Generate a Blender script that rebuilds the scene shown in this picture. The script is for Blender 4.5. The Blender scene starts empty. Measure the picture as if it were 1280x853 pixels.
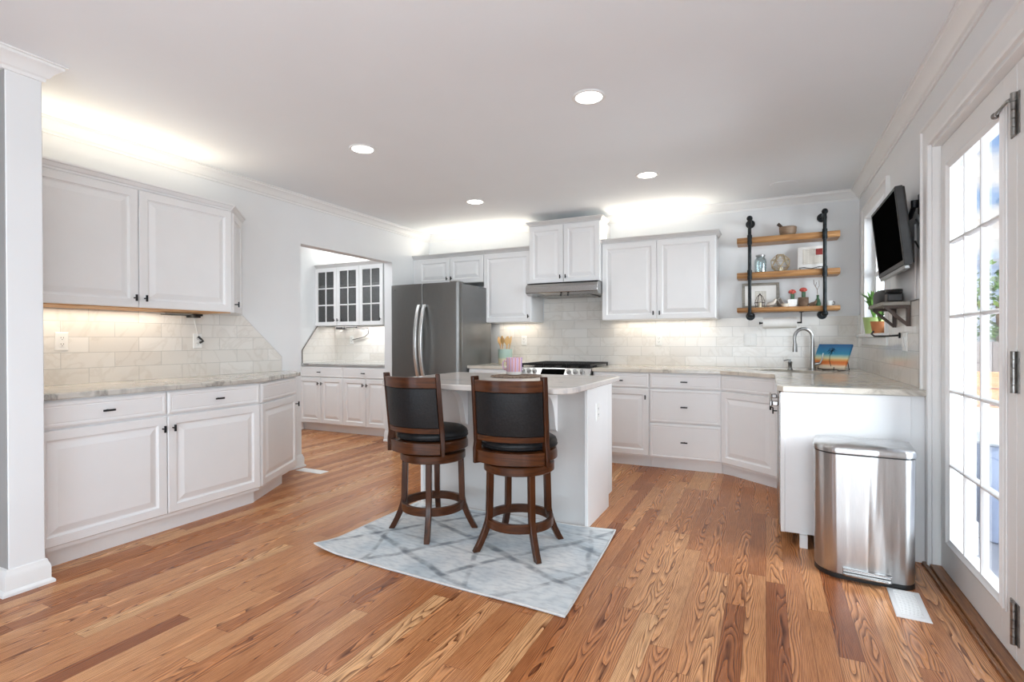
import bpy, bmesh, math, random
from math import sin, cos, pi, radians as R_
from mathutils import Vector, Matrix
random.seed(7)
C = bpy.context.scene.collection
S = bpy.context.scene

# ------------------------------------------------------------------ camera
YAW, PITCH, ROLL, FPX, CAMH = 0.450699, -0.0044, -0.00337, 655.5, 1.2
cam = bpy.data.cameras.new('camera'); camo = bpy.data.objects.new('camera', cam); C.objects.link(camo)
cam.sensor_width = 36.0; cam.lens = FPX/1280*36.0; cam.clip_start = 0.05; cam.clip_end = 300
cam.shift_y = (428.9-426.5)/1280
f_ = Vector((-sin(YAW), cos(YAW), 0)); r_ = Vector((cos(YAW), sin(YAW), 0)); u_ = Vector((0, 0, 1))
f_, u_ = f_*cos(PITCH)+u_*sin(PITCH), u_*cos(PITCH)-f_*sin(PITCH)
r_, u_ = r_*cos(ROLL)+u_*sin(ROLL), u_*cos(ROLL)-r_*sin(ROLL)
camo.matrix_world = Matrix(((r_.x, u_.x, -f_.x, 0), (r_.y, u_.y, -f_.y, 0), (r_.z, u_.z, -f_.z, CAMH), (0, 0, 0, 1)))
S.camera = camo

# ------------------------------------------------------------------ exposure, world
S.view_settings.view_transform = 'Standard'; S.view_settings.look = 'None'
S.view_settings.exposure = 0.46; S.view_settings.gamma = 1.0; S.view_settings.use_curve_mapping = False
S.cycles.max_bounces = 10; S.cycles.diffuse_bounces = 7; S.cycles.glossy_bounces = 5; S.cycles.transparent_max_bounces = 12
S.cycles.use_denoising = True; S.cycles.sample_clamp_indirect = 6.0
S.cycles.caustics_reflective = False; S.cycles.caustics_refractive = False

W = bpy.data.worlds.new('world'); S.world = W; W.use_nodes = True
nt = W.node_tree; nt.nodes.clear()
def N(nt, typ, **kw):
    n = nt.nodes.new(typ)
    for k, v in kw.items():
        if k.startswith('i_'): n.inputs[int(k[2:])].default_value = v
        else: setattr(n, k, v)
    return n
def ramp(nt, stops, src=None):
    n = nt.nodes.new('ShaderNodeValToRGB'); e = n.color_ramp.elements
    while len(e) < len(stops): e.new(0.5)
    for el, (p, c) in zip(e, stops):
        el.position = p; el.color = (*c, 1) if len(c) == 3 else c
    if src is not None: nt.links.new(src, n.inputs[0])
    return n
tc = N(nt, 'ShaderNodeTexCoord'); sep = N(nt, 'ShaderNodeSeparateXYZ'); nt.links.new(tc.outputs['Generated'], sep.inputs[0])
skyc = ramp(nt, [(0.0, (0.72, 0.84, 1.0)), (0.25, (0.30, 0.55, 1.0)), (1.0, (0.14, 0.36, 0.9))], sep.outputs[2])
mp = N(nt, 'ShaderNodeMapping'); mp.inputs['Scale'].default_value = (3.2, 3.2, 9.0); nt.links.new(tc.outputs['Generated'], mp.inputs[0])
no = N(nt, 'ShaderNodeTexNoise'); no.inputs['Scale'].default_value = 1.6; no.inputs['Detail'].default_value = 7; nt.links.new(mp.outputs[0], no.inputs['Vector'])
cl = ramp(nt, [(0.44, (0, 0, 0)), (0.56, (1, 1, 1))], no.outputs[0])
mx = N(nt, 'ShaderNodeMixRGB'); nt.links.new(cl.outputs[0], mx.inputs[0]); nt.links.new(skyc.outputs[0], mx.inputs[1]); mx.inputs[2].default_value = (1.15, 1.15, 1.15, 1)
gr = ramp(nt, [(0.0, (0.35, 0.35, 0.33)), (0.499, (0.42, 0.42, 0.40)), (0.501, (1, 1, 1))])
mr = N(nt, 'ShaderNodeMath', operation='MULTIPLY_ADD'); mr.inputs[1].default_value = 0.5; mr.inputs[2].default_value = 0.5
nt.links.new(sep.outputs[2], mr.inputs[0]); nt.links.new(mr.outputs[0], gr.inputs[0])
mm = N(nt, 'ShaderNodeMixRGB', blend_type='MULTIPLY'); mm.inputs[0].default_value = 1
nt.links.new(mx.outputs[0], mm.inputs[1]); nt.links.new(gr.outputs[0], mm.inputs[2])
bg = N(nt, 'ShaderNodeBackground'); bg.inputs[1].default_value = 0.95; nt.links.new(mm.outputs[0], bg.inputs[0])
wo = N(nt, 'ShaderNodeOutputWorld'); nt.links.new(bg.outputs[0], wo.inputs[0])

def light(name, kind, loc, energy, color=(1, 1, 1), size=None, size_y=None, direction=None, spread=None, radius=None, spot=None, blend=None):
    d = bpy.data.lights.new(name, kind); o = bpy.data.objects.new(name, d); C.objects.link(o)
    o.location = loc; d.energy = energy; d.color = color
    if kind == 'AREA':
        d.shape = 'RECTANGLE' if size_y else 'DISK'; d.size = size
        if size_y: d.size_y = size_y
        if spread: d.spread = spread
    if radius is not None: d.shadow_soft_size = radius
    if spot: d.spot_size = spot
    if blend is not None: d.spot_blend = blend
    if direction: o.rotation_euler = Vector(direction).to_track_quat('-Z', 'Y').to_euler()
    return o
# window daylight from the right and added fill from behind the camera
WHITE = (0.805, 0.918, 1.0)
COOL = (0.58, 0.80, 1.0)
light('window_daylight_side', 'AREA', (0.70, 0.15, 1.25), 72, WHITE, 3.6, 1.8, (-1, 0.38, -0.25))
light('rear_fill', 'AREA', (-0.7, -3.7, 1.25), 100, WHITE, 4.4, 2.1, (0, 1, 0.09))  # fill added at the plain rear wall, which has no window
light('door_daylight', 'AREA', (2.7, 2.1, 1.6), 190, (0.86, 0.94, 1.0), 1.6, 1.8, (-1, 0.42, -0.10))
light('ceiling_fill', 'AREA', (-1.2, -1.2, 0.7), 11, COOL, 1.6, 1.0, (-0.10, 1.0, 0.7))  # three fill lights added low down and aimed up to brighten the ceiling
light('ceiling_fill', 'AREA', (-2.5, 0.1, 0.4), 5, COOL, 0.8, 0.8, (0.10, 1.0, 0.8))
light('ceiling_fill', 'AREA', (0.45, 0.15, 0.3), 3, COOL, 0.5, 0.8, (-0.40, 1.0, 1.0))
light('window_daylight_kitchen', 'AREA', (2.3, 4.7, 2.0), 70, (0.86, 0.94, 1.0), 1.2, 1.2, (-1, 0.15, -0.15))
light('pantry_fill', 'AREA', (-4.9, 4.2, 2.5), 18, (.90, .96, 1), 0.8, 0.8, (0, 0, -1))  # unseen fill added to light the pantry, no fixture modelled
sun = light('sun', 'SUN', (6, 6, 8), 5.0, (1, 0.96, 0.90), direction=(-0.03, 0.8, -0.9)); sun.data.angle = 0.02

# ------------------------------------------------------------------ dimensions
XL, YB, XR, ZC = -4.0, 5.76, 0.78, 2.58          # left wall, back wall, right wall, ceiling
XPL, YPB = -5.70, 5.80                            # pantry left and back wall

# ------------------------------------------------------------------ materials
def mat(name, color, rough=0.5, metal=0.0, spec=0.5, coat=0.0, emit=None, estr=0.0):
    m = bpy.data.materials.new(name); m.use_nodes = True
    b = m.node_tree.nodes['Principled BSDF']
    b.inputs['Base Color'].default_value = (*color, 1); b.inputs['Roughness'].default_value = rough
    b.inputs['Metallic'].default_value = metal; b.inputs['Specular IOR Level'].default_value = spec
    b.inputs['Coat Weight'].default_value = coat
    if emit: b.inputs['Emission Color'].default_value = (*emit, 1); b.inputs['Emission Strength'].default_value = estr
    return m
def P(m): return m.node_tree, m.node_tree.nodes['Principled BSDF']
def noisy(name, c1, c2, scale=(1, 1, 1), nscale=5.0, detail=4, rough=0.5, metal=0.0, bump=0.0, lo=0.35, hi=0.65, coord='Object', coat=0.0, dist=0.0, spec=0.5):
    m = mat(name, c1, rough, metal, spec, coat); nt, b = P(m)
    t = N(nt, 'ShaderNodeTexCoord'); mp = N(nt, 'ShaderNodeMapping'); mp.inputs['Scale'].default_value = scale
    nt.links.new(t.outputs[coord], mp.inputs[0])
    n = N(nt, 'ShaderNodeTexNoise'); n.inputs['Scale'].default_value = nscale; n.inputs['Detail'].default_value = detail; n.inputs['Distortion'].default_value = dist
    nt.links.new(mp.outputs[0], n.inputs['Vector'])
    r = ramp(nt, [(lo, c1), (hi, c2)], n.outputs[0]); nt.links.new(r.outputs[0], b.inputs['Base Color'])
    if bump:
        bp = N(nt, 'ShaderNodeBump'); bp.inputs['Strength'].default_value = bump; bp.inputs['Distance'].default_value = 0.01
        nt.links.new(n.outputs[0], bp.inputs['Height']); nt.links.new(bp.outputs[0], b.inputs['Normal'])
    return m

M = {}
M['wall'] = noisy('wall_paint', (0.775, 0.785, 0.79), (0.79, 0.80, 0.805), nscale=3, rough=0.75)
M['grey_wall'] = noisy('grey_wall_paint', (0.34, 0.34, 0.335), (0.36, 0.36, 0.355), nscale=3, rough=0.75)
M['ceiling'] = noisy('ceiling_paint', (0.825, 0.86, 0.885), (0.835, 0.87, 0.895), nscale=3, rough=0.85)
M['trim'] = noisy('white_trim_paint', (0.80, 0.80, 0.79), (0.82, 0.82, 0.81), nscale=4, rough=0.4)
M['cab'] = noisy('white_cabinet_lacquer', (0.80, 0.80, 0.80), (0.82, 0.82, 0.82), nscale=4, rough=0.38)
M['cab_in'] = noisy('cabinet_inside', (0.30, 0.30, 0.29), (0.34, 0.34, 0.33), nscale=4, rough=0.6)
M['shade_grey'] = noisy('grey_and_shaded_white', (0.62, 0.61, 0.60), (0.65, 0.64, 0.63), nscale=4, rough=0.45)  # grey of crowns and small fittings, also painted shade on the island
M['black'] = noisy('matte_black_metal', (0.012, 0.012, 0.013), (0.022, 0.022, 0.024), nscale=20, rough=0.4, metal=0.6)
M['pipe'] = noisy('black_pipe_metal', (0.010, 0.013, 0.015), (0.03, 0.034, 0.036), nscale=30, rough=0.45, metal=0.7)
M['black_plastic'] = noisy('black_plastic', (0.012, 0.012, 0.012), (0.018, 0.018, 0.018), nscale=20, rough=0.35)
M['screen'] = noisy('tv_screen', (0.002, 0.002, 0.002), (0.003, 0.003, 0.003), nscale=2, rough=0.25, spec=0.0)
M['plastic_w'] = noisy('white_plastic', (0.80, 0.80, 0.78), (0.83, 0.83, 0.81), nscale=9, rough=0.35)
M['chrome'] = noisy('brushed_nickel', (0.34, 0.34, 0.335), (0.40, 0.40, 0.395), nscale=30, rough=0.28, metal=1)
M['bright_steel'] = noisy('polished_steel', (0.70, 0.70, 0.69), (0.76, 0.76, 0.75), nscale=30, rough=0.3, metal=1)
M['hinge'] = noisy('pewter_hinge_metal', (0.22, 0.21, 0.20), (0.34, 0.33, 0.31), nscale=40, rough=0.35, metal=1)
M['lamp'] = mat('lamp_lens', (1, 1, 1), 0.4, emit=(1, 0.97, 0.92), estr=6)
M['wood_strip'] = noisy('raw_birch_edge', (0.50, 0.26, 0.11), (0.62, 0.36, 0.17), scale=(4, 4, 40), nscale=4, rough=0.6)
M['threshold'] = noisy('stained_threshold_oak', (0.16, 0.06, 0.02), (0.34, 0.15, 0.055), scale=(30, 2, 30), nscale=4, rough=0.35)

def steel(name, base, rough, stretch, bump, bscale):
    m = noisy(name, tuple(c*0.93 for c in base), base, scale=stretch, nscale=8, rough=rough, metal=1)
    nt, b = P(m)
    t = N(nt, 'ShaderNodeTexCoord'); mp = N(nt, 'ShaderNodeMapping'); mp.inputs['Scale'].default_value = bscale
    nt.links.new(t.outputs['Object'], mp.inputs[0])
    n = N(nt, 'ShaderNodeTexNoise'); n.inputs['Scale'].default_value = 1.0; n.inputs['Detail'].default_value = 1.5
    nt.links.new(mp.outputs[0], n.inputs['Vector'])
    bp = N(nt, 'ShaderNodeBump'); bp.inputs['Strength'].default_value = bump; bp.inputs['Distance'].default_value = 0.02
    nt.links.new(n.outputs[0], bp.inputs['Height']); nt.links.new(bp.outputs[0], b.inputs['Normal'])
    return m
M['can_steel'] = steel('brushed_can_steel', (0.60, 0.60, 0.595), 0.30, (60, 60, 2), 0.5, (13, 13, 0.9))
nt_, b_ = P(M['can_steel']); b_.inputs['Anisotropic'].default_value = 0.85; b_.inputs['Anisotropic Rotation'].default_value = 0.25
tg_ = N(nt_, 'ShaderNodeTangent'); tg_.direction_type = 'RADIAL'; tg_.axis = 'Z'; nt_.links.new(tg_.outputs[0], b_.inputs['Tangent'])
M['steel'] = steel('brushed_appliance_steel', (0.44, 0.435, 0.43), 0.26, (2, 60, 60), 0.05, (1, 3, 3))
M['slate'] = steel('dark_slate_steel', (0.20, 0.197, 0.19), 0.38, (60, 60, 2), 0.06, (2, 2, 1))
M['slate_side'] = noisy('dark_slate_side_paint', (0.16, 0.16, 0.158), (0.19, 0.19, 0.187), nscale=3, rough=0.32, metal=0.5)

# oak strip floor -----------------------------------------------------------
def floor_mat():
    m = mat('oak_strip_floor', (0.5, 0.3, 0.15), 0.26, spec=0.28); nt, b = P(m); L = nt.links.new
    g = N(nt, 'ShaderNodeNewGeometry'); s = N(nt, 'ShaderNodeSeparateXYZ'); L(g.outputs['Position'], s.inputs[0])
    def mt(op, a, b_=None, c=None):
        n = N(nt, 'ShaderNodeMath', operation=op)
        for i, v in enumerate((a, b_, c)):
            if v is None: continue
            if isinstance(v, (int, float)): n.inputs[i].default_value = v
            else: L(v, n.inputs[i])
        return n.outputs[0]
    BW, BL = 0.083, 1.05
    xs = mt('DIVIDE', s.outputs[0], BW); bi = mt('FLOOR', xs); xf = mt('SUBTRACT', xs, bi)
    wn = N(nt, 'ShaderNodeTexWhiteNoise', noise_dimensions='1D'); L(bi, wn.inputs['W'])
    ys = mt('ADD', mt('DIVIDE', s.outputs[1], BL), mt('MULTIPLY', wn.outputs[0], 7.3)); pi_ = mt('FLOOR', ys); yf = mt('SUBTRACT', ys, pi_)
    cv = N(nt, 'ShaderNodeCombineXYZ'); L(bi, cv.inputs[0]); L(pi_, cv.inputs[1])
    w2 = N(nt, 'ShaderNodeTexWhiteNoise', noise_dimensions='2D'); L(cv.outputs[0], w2.inputs['Vector'])
    rnd = w2.outputs[0]; rs = N(nt, 'ShaderNodeSeparateXYZ'); L(w2.outputs['Color'], rs.inputs[0])
    # cathedral grain: isolines of distorted  (y + k*(x-x0)^2)
    xc = mt('SUBTRACT', xf, mt('MULTIPLY_ADD', rs.outputs[1], 1.6, -0.3))
    off = mt('MULTIPLY', rs.outputs[0], 37.0)
    nv = N(nt, 'ShaderNodeCombineXYZ'); L(mt('MULTIPLY', xs, 0.9), nv.inputs[0]); L(mt('MULTIPLY', s.outputs[1], 1.5), nv.inputs[1]); L(off, nv.inputs[2])
    nz = N(nt, 'ShaderNodeTexNoise'); nz.inputs['Scale'].default_value = 1.0; nz.inputs['Detail'].default_value = 2.2; L(nv.outputs[0], nz.inputs['Vector'])
    sgn = mt('SUBTRACT', mt('MULTIPLY', mt('GREATER_THAN', rs.outputs[2], 0.5), 2.0), 1.0)
    q = mt('MULTIPLY', mt('MULTIPLY', xc, xc), 8.5)
    fld = mt('ADD', mt('ADD', mt('MULTIPLY', mt('MULTIPLY', s.outputs[1], sgn), 2.6), q), mt('MULTIPLY', nz.outputs[0], 7.0))
    ring = mt('SUBTRACT', 1.0, mt('FRACT', mt('MULTIPLY', fld, 1.55)))
    fv = N(nt, 'ShaderNodeCombineXYZ'); L(mt('MULTIPLY', s.outputs[0], 260.0), fv.inputs[0]); L(mt('MULTIPLY', s.outputs[1], 9.0), fv.inputs[1]); L(off, fv.inputs[2])
    fz = N(nt, 'ShaderNodeTexNoise'); fz.inputs['Scale'].default_value = 1.0; fz.inputs['Detail'].default_value = 3; L(fv.outputs[0], fz.inputs['Vector'])
    dark = mt('POWER', ring, 2.3)
    dark = mt('MULTIPLY', dark, mt('MULTIPLY_ADD', fz.outputs[0], 1.2, 0.36))
    base = ramp(nt, [(0.0, (0.38, 0.128, 0.045)), (0.15, (0.56, 0.225, 0.088)), (0.5, (0.69, 0.31, 0.13)), (0.8, (0.79, 0.395, 0.18)), (1.0, (0.86, 0.50, 0.25))], rnd)
    dk = N(nt, 'ShaderNodeMixRGB', blend_type='MULTIPLY'); L(base.outputs[0], dk.inputs[1]); dk.inputs[2].default_value = (0.20, 0.11, 0.055, 1)
    L(mt('MULTIPLY', dark, 1.05), dk.inputs[0])
    d2 = N(nt, 'ShaderNodeMixRGB', blend_type='MULTIPLY'); L(dk.outputs[0], d2.inputs[1]); d2.inputs[2].default_value = (0.72, 0.64, 0.56, 1)
    fr = ramp(nt, [(0.42, (0, 0, 0)), (0.62, (1, 1, 1))], fz.outputs[0]); L(mt('MULTIPLY', fr.outputs[0], 0.7), d2.inputs[0])
    ex = mt('MINIMUM', xf, mt('SUBTRACT', 1.0, xf)); ey = mt('MULTIPLY', mt('MINIMUM', yf, mt('SUBTRACT', 1.0, yf)), BL/BW)
    e = mt('LESS_THAN', mt('MINIMUM', ex, ey), 0.014)
    d3 = N(nt, 'ShaderNodeMixRGB', blend_type='MULTIPLY'); L(d2.outputs[0], d3.inputs[1]); d3.inputs[2].default_value = (0.45, 0.38, 0.32, 1); L(mt('MULTIPLY', e, 0.8), d3.inputs[0])
    L(d3.outputs[0], b.inputs['Base Color'])
    L(mt('MULTIPLY_ADD', dark, 0.10, 0.27), b.inputs['Roughness'])
    bp = N(nt, 'ShaderNodeBump'); bp.inputs['Strength'].default_value = 0.12; bp.inputs['Distance'].default_value = 0.003
    L(mt('SUBTRACT', 1.0, e), bp.inputs['Height']); L(bp.outputs[0], b.inputs['Normal'])
    return m
M['floor'] = floor_mat()

def tile_mat(name, axis, z0, off=0.0, gloss=0.15):
    m = mat(name, (0.8, 0.78, 0.74), gloss); nt, b = P(m); L = nt.links.new
    g = N(nt, 'ShaderNodeNewGeometry'); s = N(nt, 'ShaderNodeSeparateXYZ'); L(g.outputs['Position'], s.inputs[0])
    c = N(nt, 'ShaderNodeCombineXYZ')
    a = N(nt, 'ShaderNodeMath', operation='ADD'); a.inputs[1].default_value = off; L(s.outputs[axis], a.inputs[0])
    z = N(nt, 'ShaderNodeMath', operation='SUBTRACT'); z.inputs[1].default_value = z0; L(s.outputs[2], z.inputs[0])
    L(a.outputs[0], c.inputs[0]); L(z.outputs[0], c.inputs[1])
    br = N(nt, 'ShaderNodeTexBrick'); L(c.outputs[0], br.inputs['Vector']); br.offset = 0.5
    br.inputs['Scale'].default_value = 1; br.inputs['Brick Width'].default_value = 0.305; br.inputs['Row Height'].default_value = 0.101
    br.inputs['Mortar Size'].default_value = 0.0016; br.inputs['Mortar Smooth'].default_value = 0.1; br.inputs['Bias'].default_value = 0
    br.inputs['Color1'].default_value = (0.80, 0.775, 0.735, 1); br.inputs['Color2'].default_value = (0.71, 0.675, 0.625, 1); br.inputs['Mortar'].default_value = (0.52, 0.51, 0.48, 1)
    sc = N(nt, 'ShaderNodeVectorMath', operation='SCALE'); sc.inputs['Scale'].default_value = 3.0; L(br.outputs['Color'], sc.inputs[0])
    ad = N(nt, 'ShaderNodeVectorMath', operation='ADD'); L(g.outputs['Position'], ad.inputs[0]); L(sc.outputs[0], ad.inputs[1])
    n = N(nt, 'ShaderNodeTexNoise'); n.inputs['Scale'].default_value = 2.6; n.inputs['Detail'].default_value = 5; n.inputs['Distortion'].default_value = 1.6; L(ad.outputs[0], n.inputs['Vector'])
    v = ramp(nt, [(0.455, (1, 1, 1)), (0.50, (0.80, 0.77, 0.73)), (0.535, (1, 1, 1))], n.outputs[0])
    mx = N(nt, 'ShaderNodeMixRGB', blend_type='MULTIPLY'); mx.inputs[0].default_value = 0.38; L(br.outputs['Color'], mx.inputs[1]); L(v.outputs[0], mx.inputs[2])
    L(mx.outputs[0], b.inputs['Base Color'])
    bp = N(nt, 'ShaderNodeBump'); bp.inputs['Strength'].default_value = 0.35; bp.inputs['Distance'].default_value = 0.002; bp.invert = True
    L(br.outputs['Fac'], bp.inputs['Height']); L(bp.outputs[0], b.inputs['Normal'])
    return m
M['tile_back'] = tile_mat('marble_tile_back', 0, 0.93)
M['tile_left'] = tile_mat('marble_tile_left', 1, 0.93, 0.1)
M['tile_right'] = tile_mat('marble_tile_right', 1, 0.93)
M['tile_edge'] = noisy('tile_edge_metal', (0.12, 0.10, 0.085), (0.2, 0.17, 0.14), nscale=10, rough=0.4)

def stone_mat(name, c1, c2, c3, scale=2.2, rough=0.14):
    m = mat(name, c1, rough); nt, b = P(m); L = nt.links.new
    g = N(nt, 'ShaderNodeNewGeometry'); mp = N(nt, 'ShaderNodeMapping'); mp.inputs['Rotation'].default_value = (0.3, 0.2, 0.6); mp.inputs['Scale'].default_value = (1, 2.4, 1); L(g.outputs['Position'], mp.inputs[0])
    n = N(nt, 'ShaderNodeTexNoise'); n.inputs['Scale'].default_value = scale; n.inputs['Detail'].default_value = 8; n.inputs['Distortion'].default_value = 1.2; n.inputs['Roughness'].default_value = 0.6; L(mp.outputs[0], n.inputs['Vector'])
    r = ramp(nt, [(0.30, c2), (0.47, c1), (0.55, c1), (0.62, c3), (0.72, c1)], n.outputs[0]); L(r.outputs[0], b.inputs['Base Color'])
    return m
M['stone'] = stone_mat('beige_quartzite', (0.66, 0.61, 0.53), (0.50, 0.44, 0.36), (0.36, 0.32, 0.27))
M['stone_left'] = stone_mat('grey_beige_quartzite', (0.62, 0.60, 0.55), (0.44, 0.43, 0.40), (0.32, 0.31, 0.28))
M['stone_island'] = stone_mat('blush_grey_quartzite', (0.64, 0.59, 0.55), (0.56, 0.52, 0.49), (0.50, 0.47, 0.46), 1.6)
M['stone_pantry'] = stone_mat('grey_pantry_stone', (0.42, 0.42, 0.41), (0.30, 0.30, 0.29), (0.24, 0.24, 0.23))

def wood_mat(name, c1, c2, scale=(22, 22, 2.2), rough=0.3, coat=0.3):
    return noisy(name, c1, c2, scale=scale, nscale=1.6, detail=5, rough=rough, coat=coat, lo=0.3, hi=0.7, dist=1.2)
M['walnut'] = wood_mat('dark_walnut', (0.024, 0.0065, 0.002), (0.078, 0.023, 0.006), coat=0.1)
M['walnut_h'] = wood_mat('dark_walnut_rails', (0.030, 0.0085, 0.0026), (0.105, 0.032, 0.0085), (3, 3, 26), coat=0.12)
for k_ in ('walnut', 'walnut_h'): P(M[k_])[1].inputs['Specular IOR Level'].default_value = 0.3
M['leather'] = noisy('black_leather', (0.006, 0.006, 0.0065), (0.011, 0.011, 0.012), nscale=90, detail=2, rough=0.42, bump=0.12, spec=0.28)
M['shelf_wood'] = wood_mat('honey_oak_shelf', (0.26, 0.115, 0.038), (0.50, 0.26, 0.095), (2.2, 26, 26), 0.45, 0.1)
M['bowl_wood'] = wood_mat('grey_brown_wood', (0.20, 0.125, 0.075), (0.30, 0.20, 0.125), (6, 6, 20), 0.5, 0.0)
M['dark_wood'] = wood_mat('dark_stained_wood', (0.035, 0.02, 0.013), (0.075, 0.045, 0.03), (20, 20, 4), 0.5, 0.0)
M['grey_wood'] = wood_mat('weathered_grey_wood', (0.20, 0.185, 0.155), (0.33, 0.31, 0.27), (4, 30, 30), 0.6, 0.0)
M['deck'] = wood_mat('deck_boards', (0.10, 0.11, 0.14), (0.16, 0.17, 0.20), (2, 20, 20), 0.7, 0)
M['cedar'] = wood_mat('orange_cedar', (0.62, 0.27, 0.14), (0.75, 0.38, 0.22), (3, 20, 20), 0.7, 0)
M['spoon'] = wood_mat('pale_bamboo', (0.62, 0.36, 0.13), (0.74, 0.48, 0.22), (20, 20, 4), 0.5, 0)

def rug_mat():
    m = mat('grey_abstract_rug', (0.6, 0.63, 0.65), 0.95, spec=0.1); nt, b = P(m); L = nt.links.new
    t = N(nt, 'ShaderNodeTexCoord')
    n0 = N(nt, 'ShaderNodeTexNoise'); n0.inputs['Scale'].default_value = 3.0; n0.inputs['Detail'].default_value = 4; L(t.outputs['Object'], n0.inputs['Vector'])
    base = ramp(nt, [(0.32, (0.52, 0.60, 0.65)), (0.5, (0.72, 0.76, 0.775)), (0.68, (0.82, 0.83, 0.82))], n0.outputs[0])
    mp = N(nt, 'ShaderNodeMapping'); mp.inputs['Rotation'].default_value = (0, 0, 0.9); mp.inputs['Scale'].default_value = (14, 34, 1); L(t.outputs['Object'], mp.inputs[0])
    n1 = N(nt, 'ShaderNodeTexNoise'); n1.inputs['Scale'].default_value = 1.2; n1.inputs['Detail'].default_value = 6; L(mp.outputs[0], n1.inputs['Vector'])
    st = ramp(nt, [(0.36, (0.80, 0.82, 0.84)), (0.55, (1, 1, 1))], n1.outputs[0])
    m0 = N(nt, 'ShaderNodeMixRGB', blend_type='MULTIPLY'); m0.inputs[0].default_value = 0.9; L(base.outputs[0], m0.inputs[1]); L(st.outputs[0], m0.inputs[2])
    prev = m0.outputs[0]
    # crossing brushed strokes
    for k, (ang, per, wid, ph, amt) in enumerate(((0.42, 0.40, 0.032, 0.10, 0.8), (-0.95, 0.36, 0.030, 0.05, 0.7), (1.25, 0.62, 0.022, 0.2, 0.55), (0.10, 0.55, 0.018, 0.31, 0.4))):
        nn = N(nt, 'ShaderNodeTexNoise'); nn.inputs['Scale'].default_value = 2.3; nn.inputs['Detail'].default_value = 3
        mpp = N(nt, 'ShaderNodeMapping'); mpp.inputs['Location'].default_value = (k*5.1, k*2.3, 0); L(t.outputs['Object'], mpp.inputs[0]); L(mpp.outputs[0], nn.inputs['Vector'])
        d = N(nt, 'ShaderNodeVectorMath', operation='DOT_PRODUCT'); d.inputs[1].default_value = (sin(ang), cos(ang), 0); L(t.outputs['Object'], d.inputs[0])
        a = N(nt, 'ShaderNodeMath', operation='MULTIPLY_ADD'); a.inputs[1].default_value = 0.10; L(nn.outputs[0], a.inputs[0]); L(d.outputs['Value'], a.inputs[2])
        a2 = N(nt, 'ShaderNodeMath', operation='ADD'); a2.inputs[1].default_value = ph+20*per; L(a.outputs[0], a2.inputs[0])
        md = N(nt, 'ShaderNodeMath', operation='MODULO'); md.inputs[1].default_value = per; L(a2.outputs[0], md.inputs[0])
        c = N(nt, 'ShaderNodeMath', operation='SUBTRACT'); c.inputs[1].default_value = per/2; L(md.outputs[0], c.inputs[0])
        ab = N(nt, 'ShaderNodeMath', operation='ABSOLUTE'); L(c.outputs[0], ab.inputs[0])
        r = ramp(nt, [(0.0, (1, 1, 1)), (wid*0.4, (0.9, 0.9, 0.9)), (wid*0.8, (0, 0, 0))], ab.outputs[0])
        n2 = N(nt, 'ShaderNodeTexNoise'); n2.inputs['Scale'].default_value = 9 + 2*k; n2.inputs['Detail'].default_value = 5; L(mpp.outputs[0], n2.inputs['Vector'])
        r2 = ramp(nt, [(0.34, (0.0, 0.0, 0.0)), (0.62, (amt, amt, amt))], n2.outputs[0])
        mu = N(nt, 'ShaderNodeMath', operation='MULTIPLY'); L(r.outputs[0], mu.inputs[0]); L(r2.outputs[0], mu.inputs[1])
        mi = N(nt, 'ShaderNodeMixRGB'); L(mu.outputs[0], mi.inputs[0]); L(prev, mi.inputs[1]); mi.inputs[2].default_value = (0.13, 0.15, 0.18, 1)
        prev = mi.outputs[0]
    L(prev, b.inputs['Base Color'])
    bp = N(nt, 'ShaderNodeBump'); bp.inputs['Strength'].default_value = 0.2; bp.inputs['Distance'].default_value = 0.004; L(n1.outputs[0], bp.inputs['Height']); L(bp.outputs[0], b.inputs['Normal'])
    return m
M['rug'] = rug_mat()
M['rug_edge'] = noisy('rug_binding', (0.62, 0.63, 0.62), (0.70, 0.70, 0.69), nscale=60, rough=0.9)

def glass_mat(name, tint=(1, 1, 1), refl=0.06, rough=0.02):
    m = bpy.data.materials.new(name); m.use_nodes = True; nt = m.node_tree; nt.nodes.clear()
    tr = N(nt, 'ShaderNodeBsdfTransparent'); tr.inputs[0].default_value = (*tint, 1)
    gl = N(nt, 'ShaderNodeBsdfGlossy'); gl.inputs['Roughness'].default_value = rough
    lw = N(nt, 'ShaderNodeFresnel'); lw.inputs[0].default_value = 1.3
    mr = N(nt, 'ShaderNodeMath', operation='MULTIPLY_ADD'); mr.inputs[1].default_value = 0.35; mr.inputs[2].default_value = refl; nt.links.new(lw.outputs[0], mr.inputs[0])
    mx = N(nt, 'ShaderNodeMixShader'); nt.links.new(mr.outputs[0], mx.inputs[0]); nt.links.new(tr.outputs[0], mx.inputs[1]); nt.links.new(gl.outputs[0], mx.inputs[2])
    o = N(nt, 'ShaderNodeOutputMaterial'); nt.links.new(mx.outputs[0], o.inputs[0]); return m
M['glass'] = glass_mat('window_glass')
M['cab_glass'] = glass_mat('cabinet_glass', (0.6, 0.6, 0.6), 0.10)
M['jar_glass'] = glass_mat('bluish_jar_glass', (0.90, 0.955, 0.965), 0.12)

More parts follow.
